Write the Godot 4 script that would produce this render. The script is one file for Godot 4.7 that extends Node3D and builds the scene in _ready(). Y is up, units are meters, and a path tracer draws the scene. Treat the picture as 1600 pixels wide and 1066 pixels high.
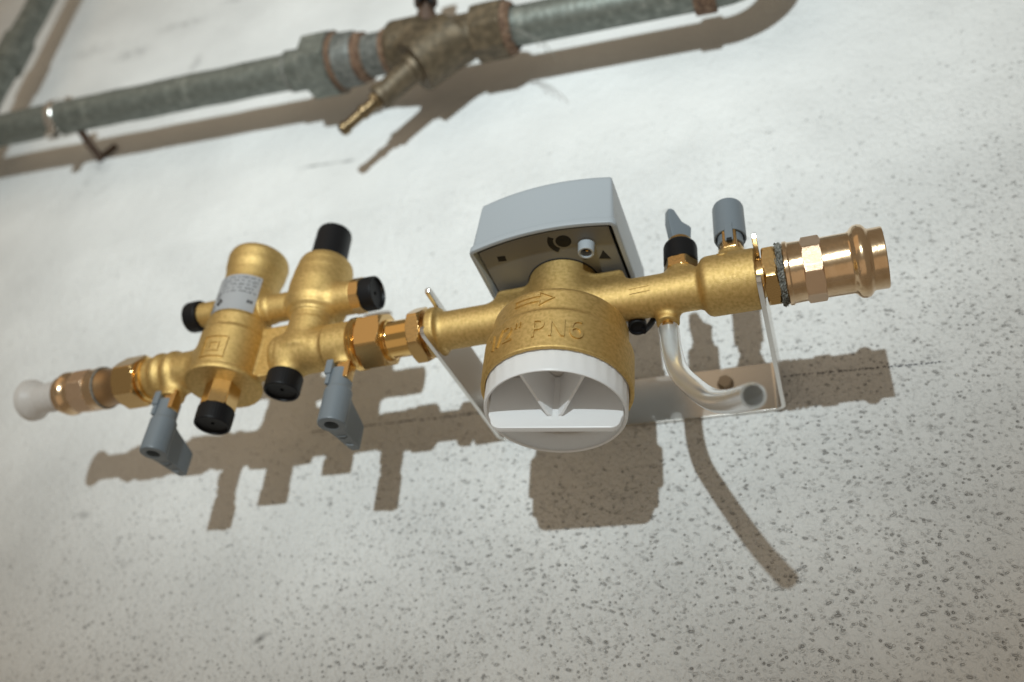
extends Node3D
# Brass plumbing on a stippled white wall. Everything is laid out in millimetre-like units and scaled by S to metres.
const S := 0.00088
var rng := RandomNumberGenerator.new()
var M := {}

class Soup:
	var v := PackedVector3Array()
	var n := PackedVector3Array()
	var uv := PackedVector2Array()
	func tri(a: Vector3, b: Vector3, c: Vector3) -> void:
		v.append(a); v.append(b); v.append(c)
	func quad(a: Vector3, b: Vector3, c: Vector3, d: Vector3) -> void:
		tri(a, b, c); tri(a, c, d)
	func warp(f: Callable) -> Soup:
		for i in v.size():
			v[i] = f.call(v[i])
		return self
	func put(o: Soup, xf: Transform3D) -> Soup:
		var flip := xf.basis.determinant() < 0.0
		for i in range(0, o.v.size(), 3):
			if flip: tri(xf * o.v[i], xf * o.v[i + 2], xf * o.v[i + 1])
			else: tri(xf * o.v[i], xf * o.v[i + 1], xf * o.v[i + 2])
		return self

# ---------------------------------------------------------------- naming
var used := {}
func numbered(called: String) -> String:
	if not used.has(called):
		used[called] = 0
		return called
	used[called] += 1
	return "%s_%03d" % [called, used[called]]

func thing(called: String, label: String, category: String, at: Transform3D, group := "") -> Node3D:
	var o := Node3D.new()
	o.name = numbered(called)
	add_child(o)
	o.transform = Transform3D(at.basis, at.origin * S)
	o.set_meta("label", label); o.set_meta("category", category)
	if group: o.set_meta("group", group)
	return o

func part(called: String, s: Soup, m: Material, parent: Node, crease := 32.0, label := "") -> MeshInstance3D:
	var cnt := s.v.size()
	var nor := PackedVector3Array(); nor.resize(cnt)
	if s.n.size() == cnt:
		nor = s.n
	else:
		var faces := {}
		var fn := PackedVector3Array(); fn.resize(cnt / 3)
		var keys := []; keys.resize(cnt)
		for i in range(0, cnt, 3):
			fn[i / 3] = (s.v[i + 1] - s.v[i]).cross(s.v[i + 2] - s.v[i])
			for k in 3:
				var key := Vector3i((s.v[i + k] * 200.0).round())
				keys[i + k] = key
				if faces.has(key): faces[key].append(i / 3)
				else: faces[key] = [i / 3]
		var lim := cos(deg_to_rad(crease))
		for i in cnt:
			var me := fn[i / 3].normalized()
			var sum := Vector3.ZERO
			for f in faces[keys[i]]:
				if fn[f].normalized().dot(me) > lim: sum += fn[f]
			nor[i] = sum.normalized() if sum.length() > 1e-12 else Vector3.UP
	var pv := PackedVector3Array(); pv.resize(cnt)
	var pn := PackedVector3Array(); pn.resize(cnt)
	var pu := PackedVector2Array()
	var has_uv := s.uv.size() == cnt
	if has_uv: pu.resize(cnt)
	var turn := [0, 2, 1]
	for i in range(0, cnt, 3):
		for k in 3:
			pv[i + k] = s.v[i + turn[k]] * S
			pn[i + k] = nor[i + turn[k]]
			if has_uv: pu[i + k] = s.uv[i + turn[k]]
	var arr := []; arr.resize(Mesh.ARRAY_MAX)
	arr[Mesh.ARRAY_VERTEX] = pv; arr[Mesh.ARRAY_NORMAL] = pn
	if has_uv: arr[Mesh.ARRAY_TEX_UV] = pu
	var me2 := ArrayMesh.new()
	me2.add_surface_from_arrays(Mesh.PRIMITIVE_TRIANGLES, arr)
	var o := MeshInstance3D.new()
	o.mesh = me2
	me2.surface_set_material(0, m)
	o.name = called
	o.cast_shadow = GeometryInstance3D.SHADOW_CASTING_SETTING_ON
	parent.add_child(o, true)
	if label: o.set_meta("label", label)
	return o

# ---------------------------------------------------------------- shapes
func ax(dir: Vector3, at := Vector3.ZERO) -> Transform3D:
	var y := dir.normalized()
	var x := Vector3.UP if absf(y.y) < 0.9 else Vector3.RIGHT
	x = (x - y * x.dot(y)).normalized()
	return Transform3D(Basis(x, y, x.cross(y)), at)

func P(list: Array) -> Array:      # [h, r, h, r, ...] -> profile
	var out := []
	for i in range(0, list.size(), 2): out.append(Vector2(list[i], list[i + 1]))
	return out

func lathe(s: Soup, xf: Transform3D, prof: Array, seg := 56, rf: Variant = null) -> Soup:
	var rows := []
	for q in prof:
		var row := PackedVector3Array()
		for k in seg:
			var t := TAU * k / seg
			var r: float = q.y
			if rf != null: r = rf.call(t, q.x, r)
			row.append(xf * Vector3(r * cos(t), q.x, r * sin(t)))
		rows.append(row)
	for i in rows.size() - 1:
		for k in seg:
			var l := (k + 1) % seg
			var a: Vector3 = rows[i][k]
			var b: Vector3 = rows[i][l]
			var c: Vector3 = rows[i + 1][l]
			var d: Vector3 = rows[i + 1][k]
			if prof[i + 1].y > 0.001: s.tri(a, d, c)
			if prof[i].y > 0.001: s.tri(a, c, b)
	return s

# a polygonal nut of corner radius rc between h0 and h1, its corners cut by a cone as real nuts are; the bore is closed
func nut(s: Soup, xf: Transform3D, h0: float, h1: float, rc: float, sides := 6, rot := 0.0, cham := 1.6) -> Soup:
	var rin := rc * cos(PI / sides)
	var step := TAU / sides
	var f := func(t: float, h: float, r: float) -> float:
		if r < rin * 0.99: return r
		var flat := rin / cos(fposmod(t - deg_to_rad(rot), step) - step / 2.0)
		return minf(flat, minf(r, minf(rin - 0.3 + (h - h0) * 1.7 + 0.25, rin - 0.3 + (h1 - h) * 1.7 + 0.25)))
	var ch := minf(cham, (h1 - h0) * 0.4)
	var pr := [Vector2(h0, 0.0), Vector2(h0, rin * 0.9), Vector2(h0, rin)]
	for i in 5: pr.append(Vector2(h0 + 0.15 + (ch - 0.15) * i / 4.0, rc))
	for i in 5: pr.append(Vector2(h1 - ch + (ch - 0.15) * i / 4.0, rc))
	pr += [Vector2(h1, rin), Vector2(h1, rin * 0.9), Vector2(h1, 0.0)]
	return lathe(s, xf, pr, sides * 16, f)

func spline(pts: Array, per := 8) -> PackedVector3Array:
	var out := PackedVector3Array()
	for i in pts.size() - 1:
		var p0: Vector3 = pts[maxi(i - 1, 0)]
		var p3: Vector3 = pts[mini(i + 2, pts.size() - 1)]
		for k in per:
			out.append(pts[i].cubic_interpolate(pts[i + 1], p0, p3, float(k) / per))
	out.append(pts[-1])
	return out

func tube(s: Soup, path: PackedVector3Array, radii: Array, seg := 20, caps := true, inner := false) -> Soup:
	var rows := []
	var side := Vector3.ZERO
	for i in path.size():
		var d := (path[mini(i + 1, path.size() - 1)] - path[maxi(i - 1, 0)]).normalized()
		if side == Vector3.ZERO:
			side = d.cross(Vector3.UP if absf(d.y) < 0.9 else Vector3.RIGHT).normalized()
		side = (side - d * side.dot(d)).normalized()
		var up := side.cross(d)
		var r: float = radii[mini(i, radii.size() - 1)]
		var row := PackedVector3Array()
		for k in seg:
			var t := TAU * k / seg
			row.append(path[i] + (side * cos(t) + up * sin(t)) * r)
		rows.append(row)
	for i in rows.size() - 1:
		for k in seg:
			var l := (k + 1) % seg
			if inner: s.quad(rows[i][k], rows[i + 1][k], rows[i + 1][l], rows[i][l])
			else: s.quad(rows[i][k], rows[i][l], rows[i + 1][l], rows[i + 1][k])
	if caps:
		for k in seg:
			var l := (k + 1) % seg
			s.tri(path[0], rows[0][l], rows[0][k])
			s.tri(path[-1], rows[-1][k], rows[-1][l])
	return s

func area2(p: PackedVector2Array) -> float:
	var a := 0.0
	for i in p.size(): a += p[i].cross(p[(i + 1) % p.size()])
	return a

func inset(p: PackedVector2Array, d: float) -> PackedVector2Array:   # p runs anticlockwise
	var out := PackedVector2Array()
	var n := p.size()
	for i in n:
		var e0 := (p[i] - p[(i + n - 1) % n]).normalized()
		var e1 := (p[(i + 1) % n] - p[i]).normalized()
		var n0 := Vector2(-e0.y, e0.x)
		var n1 := Vector2(-e1.y, e1.x)
		var b := (n0 + n1)
		b = b / maxf(0.25, b.length_squared()) * 2.0
		out.append(p[i] + b * d)
	return out

# polygon in xf's XY plane drawn out from z0 to z1, with bevelled rims
func extrude(s: Soup, poly: PackedVector2Array, z0: float, z1: float, xf := Transform3D.IDENTITY, bev := 0.0) -> Soup:
	var p := poly
	if area2(p) < 0.0:
		p = poly.duplicate(); p.reverse()
	var rings := [[p, z0], [p, z1]]
	if bev > 0.0:
		var q := inset(p, bev)
		var h := inset(p, bev * 0.3)
		rings = [[q, z0], [h, z0 + bev * 0.3], [p, z0 + bev], [p, z1 - bev], [h, z1 - bev * 0.3], [q, z1]]
	var n := p.size()
	for i in rings.size() - 1:
		for k in n:
			var l := (k + 1) % n
			var a: Vector2 = rings[i][0][k]
			var b: Vector2 = rings[i][0][l]
			var c: Vector2 = rings[i + 1][0][l]
			var d: Vector2 = rings[i + 1][0][k]
			var za: float = rings[i][1]
			var zb: float = rings[i + 1][1]
			s.quad(xf * Vector3(a.x, a.y, za), xf * Vector3(b.x, b.y, za), xf * Vector3(c.x, c.y, zb), xf * Vector3(d.x, d.y, zb))
	for e in [0, rings.size() - 1]:
		var q: PackedVector2Array = rings[e][0]
		var z: float = rings[e][1]
		var ids := Geometry2D.triangulate_polygon(p)
		for i in range(0, ids.size(), 3):
			var a := Vector3(q[ids[i]].x, q[ids[i]].y, z)
			var b := Vector3(q[ids[i + 1]].x, q[ids[i + 1]].y, z)
			var c := Vector3(q[ids[i + 2]].x, q[ids[i + 2]].y, z)
			var up := (p[ids[i + 1]] - p[ids[i]]).cross(p[ids[i + 2]] - p[ids[i]]) > 0.0
			if up == (e > 0): s.tri(xf * a, xf * b, xf * c)
			else: s.tri(xf * a, xf * c, xf * b)
	return s

func rrect(x0: float, y0: float, x1: float, y1: float, r: float, k := 5) -> PackedVector2Array:
	var out := PackedVector2Array()
	for c in [[x1 - r, y1 - r, 0.0], [x0 + r, y1 - r, 90.0], [x0 + r, y0 + r, 180.0], [x1 - r, y0 + r, 270.0]]:
		for i in k + 1:
			var t := deg_to_rad(c[2] + 90.0 * i / k)
			out.append(Vector2(c[0] + r * cos(t), c[1] + r * sin(t)))
	return out

func box(s: Soup, lo: Vector3, hi: Vector3, bev := 0.4, xf := Transform3D.IDENTITY) -> Soup:
	return extrude(s, rrect(lo.x, lo.y, hi.x, hi.y, minf(bev, 0.45 * minf(hi.x - lo.x, hi.y - lo.y)), 3), lo.z, hi.z, xf, minf(bev, 0.4 * (hi.z - lo.z)))

# ---------------------------------------------------------------- castings: distance fields meshed as surface nets
func smin(a: float, b: float, k: float) -> float:
	var h := maxf(k - absf(a - b), 0.0) / k
	return minf(a, b) - h * h * k * 0.25

func rod_x(p: Vector3, x0: float, x1: float, y: float, z: float, r: float, rd: float) -> float:
	var a := sqrt((p.y - y) * (p.y - y) + (p.z - z) * (p.z - z)) - r + rd
	var b := absf(p.x - (x0 + x1) * 0.5) - (x1 - x0) * 0.5 + rd
	return minf(maxf(a, b), 0.0) + sqrt(maxf(a, 0.0) ** 2 + maxf(b, 0.0) ** 2) - rd

func rod_y(p: Vector3, y0: float, y1: float, x: float, z: float, r: float, rd: float) -> float:
	var a := sqrt((p.x - x) * (p.x - x) + (p.z - z) * (p.z - z)) - r + rd
	var b := absf(p.y - (y0 + y1) * 0.5) - (y1 - y0) * 0.5 + rd
	return minf(maxf(a, b), 0.0) + sqrt(maxf(a, 0.0) ** 2 + maxf(b, 0.0) ** 2) - rd

func slab(p: Vector3, c: Vector3, h: Vector3, rd: float) -> float:
	var q := (p - c).abs() - h + Vector3(rd, rd, rd)
	return minf(maxf(q.x, maxf(q.y, q.z)), 0.0) + q.max(Vector3.ZERO).length() - rd

func table(y: float, t: PackedFloat32Array) -> float:
	var n := t.size()
	if y <= t[0]: return t[1]
	for i in range(2, n, 2):
		if y < t[i]:
			return lerpf(t[i - 1], t[i + 1], smoothstep(0.0, 1.0, (y - t[i - 2]) / (t[i] - t[i - 2])))
	return t[n - 1]

func turned(p: Vector3, x: float, z: float, t: PackedFloat32Array) -> float:
	var r := sqrt((p.x - x) * (p.x - x) + (p.z - z) * (p.z - z))
	var n := t.size()
	var a := (r - table(p.y, t)) * 0.9
	var b := maxf(t[0] - p.y, p.y - t[n - 2])
	return minf(maxf(a, b), 0.0) + sqrt(maxf(a, 0.0) ** 2 + maxf(b, 0.0) ** 2)

func nets(f: Callable, lo: Vector3, hi: Vector3, c: float, margin := 3.0) -> Soup:
	var s := Soup.new()
	var nx := int(ceil((hi.x - lo.x) / c)) + 1
	var ny := int(ceil((hi.y - lo.y) / c)) + 1
	var nz := int(ceil((hi.z - lo.z) / c)) + 1
	var val := PackedFloat32Array(); val.resize(nx * ny * nz); val.fill(1e3)
	var vid := PackedInt32Array(); vid.resize(nx * ny * nz); vid.fill(-1)
	var B := 6
	var act := []
	for bz in range(0, nz - 1, B):
		for by in range(0, ny - 1, B):
			for bx in range(0, nx - 1, B):
				var d: float = f.call(lo + Vector3(bx + B * 0.5, by + B * 0.5, bz + B * 0.5) * c)
				if absf(d) > B * c * 0.87 + margin: continue
				act.append(Vector3i(bx, by, bz))
				for k in range(bz, mini(bz + B, nz - 1) + 1):
					for j in range(by, mini(by + B, ny - 1) + 1):
						for i in range(bx, mini(bx + B, nx - 1) + 1):
							var id := (k * ny + j) * nx + i
							if val[id] > 999.0: val[id] = f.call(lo + Vector3(i, j, k) * c)
	var pos := PackedVector3Array()
	var sy := nx
	var sz := nx * ny
	var off := [0, 1, sy, sy + 1, sz, sz + 1, sz + sy, sz + sy + 1]
	var ed := [0, 1, 2, 3, 4, 5, 6, 7, 0, 2, 1, 3, 4, 6, 5, 7, 0, 4, 1, 5, 2, 6, 3, 7]
	for b in act:
		for k in range(b.z, mini(b.z + B, nz - 1)):
			for j in range(b.y, mini(b.y + B, ny - 1)):
				for i in range(b.x, mini(b.x + B, nx - 1)):
					var id := (k * ny + j) * nx + i
					var m := 0
					for q in 8:
						if val[id + off[q]] < 0.0: m += 1
					if m == 0 or m == 8: continue
					var sum := Vector3.ZERO
					var cn := 0
					for e in range(0, 24, 2):
						var qa: int = ed[e]
						var qb: int = ed[e + 1]
						var va := val[id + off[qa]]
						var vb := val[id + off[qb]]
						if (va < 0.0) == (vb < 0.0): continue
						var t := va / (va - vb)
						var pa := Vector3(qa & 1, (qa >> 1) & 1, qa >> 2)
						var pb := Vector3(qb & 1, (qb >> 1) & 1, qb >> 2)
						sum += pa.lerp(pb, t); cn += 1
					vid[id] = pos.size()
					pos.append(lo + (Vector3(i, j, k) + sum / cn) * c)
	var nor := PackedVector3Array(); nor.resize(pos.size())
	var h := 0.35
	for i in pos.size():
		var p := pos[i]
		for rep in 2:
			var a: float = f.call(p + Vector3(h, -h, -h))
			var b: float = f.call(p + Vector3(-h, -h, h))
			var cc: float = f.call(p + Vector3(-h, h, -h))
			var d: float = f.call(p + Vector3(h, h, h))
			var g := Vector3(a - b - cc + d, -a - b + cc + d, -a + b - cc + d)
			nor[i] = g.normalized()
			if rep == 0: p -= nor[i] * clampf((a + b + cc + d) * 0.25, -0.4 * c, 0.4 * c)
		pos[i] = p
	for b in act:
		for k in range(maxi(b.z, 1), mini(b.z + B, nz - 1)):
			for j in range(maxi(b.y, 1), mini(b.y + B, ny - 1)):
				for i in range(maxi(b.x, 1), mini(b.x + B, nx - 1)):
					var id := (k * ny + j) * nx + i
					var v0 := val[id] < 0.0
					for e in 3:
						var st: int = [1, sy, sz][e]
						if (val[id + st] < 0.0) == v0: continue
						var u: int = [sy, sz, 1][e]
						var w: int = [sz, 1, sy][e]
						var q := [vid[id - u - w], vid[id - w], vid[id], vid[id - u]]
						if q[0] < 0 or q[1] < 0 or q[2] < 0 or q[3] < 0: continue
						if not v0: q = [q[0], q[3], q[2], q[1]]
						for t in [0, 1, 2, 0, 2, 3]:
							s.v.append(pos[q[t]]); s.n.append(nor[q[t]])
	return s

# ---------------------------------------------------------------- raised marks and lettering bent round a cylinder
func bend(s: Soup, cx: float, cz: float, R: float, deg: float, y: float) -> Soup:   # flat XY drawing (z = height) -> round a vertical cylinder
	return s.warp(func(p: Vector3) -> Vector3:
		var t := deg_to_rad(deg) + p.x / R
		return Vector3(cx + (R + p.z) * sin(t), y + p.y, cz + (R + p.z) * cos(t)))

func stroke(s: Soup, pts: Array, w: float, h0: float, h1: float, closed := false) -> Soup:   # a raised line made of short bevelled bars
	var n := pts.size()
	for i in (n if closed else n - 1):
		var a: Vector2 = pts[i]
		var b: Vector2 = pts[(i + 1) % n]
		var L := a.distance_to(b)
		var k := maxi(1, int(L / 2.0))
		var d := (b - a) / L
		var o := Vector2(-d.y, d.x) * w * 0.5
		for m in k:
			var p := a + d * (L * m / k - (w * 0.4 if m == 0 else 0.0))
			var q := a + d * (L * (m + 1) / k + (w * 0.4 if m == k - 1 else 0.0))
			var c := [p - o, q - o, q + o, p + o]
			var low := []
			var top := []
			for z in 4:
				low.append(Vector3(c[z].x, c[z].y, h0))
				var mid: Vector2 = (p + q) * 0.5
				var in2: Vector2 = c[z] + (o * 0.55 if z < 2 else -o * 0.55)
				if absf(mid.x) > 1e9: in2 = mid
				top.append(Vector3(in2.x, in2.y, h1))
			s.quad(top[0], top[1], top[2], top[3])
			for z in 4:
				s.quad(low[z], low[(z + 1) % 4], top[(z + 1) % 4], top[z])
	return s

func letters(text: String, height: float, h0: float, h1: float, wide := 1.0) -> Soup:
	var font := SystemFont.new()
	font.font_names = PackedStringArray(["Droid Sans"])
	var tm := TextMesh.new()
	tm.font = font
	tm.text = text
	tm.font_size = 64
	tm.pixel_size = height / 46.0
	tm.depth = h1 - h0
	tm.curve_step = 1.5
	var arr := tm.get_mesh_arrays()
	var s := Soup.new()
	var v: PackedVector3Array = arr[Mesh.ARRAY_VERTEX]
	var ids = arr[Mesh.ARRAY_INDEX]
	if ids == null or ids.size() == 0:
		ids = range(v.size())
	for i in range(0, ids.size(), 3):
		var a := v[ids[i]] + Vector3(0, 0, (h0 + h1) / 2.0)
		var b := v[ids[i + 1]] + Vector3(0, 0, (h0 + h1) / 2.0)
		var c := v[ids[i + 2]] + Vector3(0, 0, (h0 + h1) / 2.0)
		s.tri(a, c, b)
	return s.warp(func(p: Vector3) -> Vector3: return Vector3(p.x * wide, p.y, p.z))

# ---------------------------------------------------------------- materials
func lin(r: float, g: float, b: float) -> Color:
	return Color(r, g, b).linear_to_srgb()

func noise_tex(seed_: int, size: int, freq: float, oct := 3, kind := FastNoiseLite.TYPE_SIMPLEX_SMOOTH) -> ImageTexture:
	var n := FastNoiseLite.new()
	n.seed = seed_; n.noise_type = kind; n.frequency = freq; n.fractal_octaves = oct
	return ImageTexture.create_from_image(n.get_seamless_image(size, size))

func ramp_tex(seed_: int, size: int, freq: float, oct: int, stops: Array) -> ImageTexture:   # stops: [value, Color, ...] in linear colours
	var n := FastNoiseLite.new()
	n.seed = seed_; n.frequency = freq; n.fractal_octaves = oct
	var im := n.get_seamless_image(size, size)
	var g := Gradient.new()
	g.offsets = PackedFloat32Array(); g.colors = PackedColorArray()
	var off := PackedFloat32Array()
	var col := PackedColorArray()
	for i in range(0, stops.size(), 2):
		off.append(stops[i]); col.append(stops[i + 1].linear_to_srgb())
	g.offsets = off; g.colors = col
	var data := im.get_data()
	var bpp := data.size() / (size * size)
	var lut := PackedByteArray(); lut.resize(768)
	for i in 256:
		var c := g.sample(i / 255.0)
		lut[i * 3] = int(c.r * 255); lut[i * 3 + 1] = int(c.g * 255); lut[i * 3 + 2] = int(c.b * 255)
	var out := PackedByteArray(); out.resize(size * size * 3)
	for i in size * size:
		var q := data[i * bpp] * 3
		out[i * 3] = lut[q]; out[i * 3 + 1] = lut[q + 1]; out[i * 3 + 2] = lut[q + 2]
	return ImageTexture.create_from_image(Image.create_from_data(size, size, false, Image.FORMAT_RGB8, out))

func mat(called: String, c: Color, rough: float, metal := 0.0) -> StandardMaterial3D:
	var m := StandardMaterial3D.new()
	m.resource_name = called
	m.albedo_color = c; m.roughness = rough; m.metallic = metal
	return m

func tri_map(m: StandardMaterial3D, per_tile_mm: float) -> void:
	m.uv1_triplanar = true
	var k := 1.0 / (per_tile_mm * S)
	m.uv1_scale = Vector3(k, k, k)

func relief(m: StandardMaterial3D, tex: Texture2D, mm: float) -> void:
	m.heightmap_enabled = true
	m.heightmap_texture = tex
	m.heightmap_scale = mm * S * 100.0

func materials() -> void:
	var grain := noise_tex(3, 512, 0.09, 3)
	var fine := noise_tex(5, 512, 0.03, 4)
	var m := mat("cast_brass", Color.WHITE, 0.4, 1.0)
	m.albedo_texture = ramp_tex(11, 512, 0.018, 4, [0.2, Color(0.54, 0.375, 0.14), 0.5, Color(0.63, 0.445, 0.175), 0.8, Color(0.69, 0.495, 0.215)])
	m.roughness_texture = ramp_tex(12, 512, 0.03, 4, [0.2, Color(0.25, 0.25, 0.25), 0.8, Color(0.36, 0.36, 0.36)])
	m.roughness = 1.0
	tri_map(m, 26.0); relief(m, grain, 0.15)
	M.brass = m
	m = mat("machined_brass", lin(0.66, 0.44, 0.19), 0.26, 1.0)
	tri_map(m, 40.0); relief(m, fine, 0.05)
	M.bright = m
	m = mat("polished_brass", lin(0.85, 0.55, 0.2), 0.12, 1.0)
	M.polish = m
	m = mat("dull_bronze", lin(0.42, 0.27, 0.14), 0.42, 1.0)
	tri_map(m, 30.0); relief(m, fine, 0.1)
	M.dull = m
	m = mat("copper_bronze", Color.WHITE, 0.2, 1.0)
	m.albedo_texture = ramp_tex(21, 256, 0.02, 4, [0.25, Color(0.68, 0.475, 0.28), 0.6, Color(0.78, 0.57, 0.36)])
	tri_map(m, 50.0); relief(m, fine, 0.05)
	M.copper = m
	m = mat("stamped_bronze", lin(0.76, 0.56, 0.39), 0.3, 1.0)
	tri_map(m, 16.0); relief(m, grain, 0.14)
	M.stamped = m
	m = mat("stainless_sheet", lin(0.74, 0.71, 0.67), 0.27, 1.0)
	M.steel = m
	m = mat("black_plastic", lin(0.007, 0.007, 0.008), 0.46)
	m.metallic_specular = 0.32
	tri_map(m, 20.0); relief(m, fine, 0.06)
	M.black = m
	m = mat("grey_plastic", lin(0.16, 0.187, 0.21), 0.42)
	tri_map(m, 14.0); relief(m, grain, 0.03)
	M.grey = m
	m = mat("pale_grey_plastic", lin(0.34, 0.372, 0.398), 0.36)
	tri_map(m, 10.0); relief(m, grain, 0.012)
	M.cover = m
	m = mat("shade_grey_plastic", lin(0.17, 0.17, 0.163), 0.5)
	M.base = m
	m = mat("dark_hole", lin(0.006, 0.006, 0.006), 0.8)
	M.hole = m
	m = mat("milky_plastic", lin(0.93, 0.93, 0.93), 0.33)
	m.backlight_enabled = true
	m.backlight = lin(0.62, 0.625, 0.63)
	M.milk = m
	m = mat("dull_milky_plastic", lin(0.6, 0.57, 0.54), 0.45)
	m.backlight_enabled = true
	m.backlight = lin(0.6, 0.58, 0.56)
	M.milk2 = m
	m = mat("dull_steel", lin(0.5, 0.43, 0.35), 0.42, 1.0)
	M.dullsteel = m
	m = mat("clear_hose", Color(0.88, 0.89, 0.89, 0.3), 0.2)
	m.refraction_enabled = true
	m.refraction_scale = 0.028
	M.hose = m
	m = mat("galvanised_steel", Color.WHITE, 0.5, 0.55)
	m.albedo_texture = ramp_tex(31, 512, 0.02, 5, [0.2, Color(0.13, 0.14, 0.122), 0.5, Color(0.17, 0.185, 0.165), 0.75, Color(0.21, 0.225, 0.2), 0.93, Color(0.38, 0.38, 0.34)])
	tri_map(m, 120.0); relief(m, fine, 0.3)
	M.zinc = m
	m = mat("pale_zinc", Color.WHITE, 0.55, 0.3)
	m.albedo_texture = ramp_tex(32, 512, 0.025, 5, [0.25, Color(0.09, 0.094, 0.086), 0.55, Color(0.14, 0.147, 0.135), 0.85, Color(0.24, 0.24, 0.22)])
	tri_map(m, 80.0); relief(m, fine, 0.3)
	M.pale = m
	m = mat("rust", Color.WHITE, 0.8, 0.1)
	m.albedo_texture = ramp_tex(33, 256, 0.03, 4, [0.25, Color(0.075, 0.045, 0.03), 0.5, Color(0.17, 0.095, 0.055), 0.8, Color(0.27, 0.19, 0.13)])
	tri_map(m, 40.0); relief(m, fine, 0.6)
	M.rust = m
	M.dark_rust = mat("dark_rust", lin(0.085, 0.05, 0.032), 0.7)
	m = mat("tarnished_brass", Color.WHITE, 0.55, 0.45)
	m.albedo_texture = ramp_tex(34, 512, 0.02, 5, [0.2, Color(0.075, 0.058, 0.036), 0.5, Color(0.12, 0.092, 0.056), 0.8, Color(0.18, 0.135, 0.085)])
	tri_map(m, 90.0); relief(m, fine, 0.5)
	M.tarnish = m
	m = mat("rubbed_brass", lin(0.17, 0.12, 0.065), 0.3, 1.0)
	tri_map(m, 20.0); relief(m, fine, 0.3)
	M.tarnish_bright = m
	m = mat("hemp_packing", Color.WHITE, 0.95)
	m.albedo_texture = ramp_tex(35, 256, 0.04, 4, [0.25, Color(0.08, 0.08, 0.07), 0.6, Color(0.28, 0.28, 0.25), 0.85, Color(0.45, 0.45, 0.41)])
	tri_map(m, 14.0); relief(m, grain, 0.5)
	M.hemp = m
	m = mat("pencil_graphite", lin(0.13, 0.13, 0.14), 0.6)
	M.pencil = m
	M.wall = wall_material()
	M.label = label_material()

const WX := -1020.0   # one picture of the whole wall in view: 1240 x 1040 mm from here
const WY := 90.0
const WW := 1240.0
const WH := 1040.0
const FINES := [Rect2(-730.0, 90.0, 480.0, 420.0), Rect2(-250.0, 90.0, 480.0, 420.0)]   # the near parts, drawn finer: x, y (bottom), width, height
const PAD := 3.0
var pit_list := []

func stamp(hgt: PackedFloat32Array, col: PackedByteArray, nx: int, ny: int, x0: float, y1: float, k: float) -> Array:   # k pixels per mm, y1 the top
	for q in pit_list:
		var px: float = (q[0] - x0) * k
		var py: float = (y1 - q[1]) * k
		var ra: float = q[2] * k
		var R := int(ceil(ra * q[3] * 1.55)) + 1
		if px < -R or py < -R or px > nx + R or py > ny + R: continue
		var ca := cos(q[4])
		var sa := sin(q[4])
		var dep: float = q[5]
		for iy in range(maxi(0, int(py) - R), mini(ny, int(py) + R + 1)):
			for ix in range(maxi(0, int(px) - R), mini(nx, int(px) + R + 1)):
				var dx := ix + 0.5 - px
				var dy := iy + 0.5 - py
				var u: float = (dx * ca + dy * sa) / (ra * q[3])
				var w: float = (-dx * sa + dy * ca) / ra
				var d := u * u + w * w
				if d > 2.4: continue
				var e := exp(-d * d * 1.4 - d * 0.6)
				var id := iy * nx + ix
				var lip := (sqrt(d) - 1.15) * 3.0
				hgt[id] -= dep * (e - 0.3 * exp(-lip * lip))
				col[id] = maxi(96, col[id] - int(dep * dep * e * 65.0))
	return [hgt, col]

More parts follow.
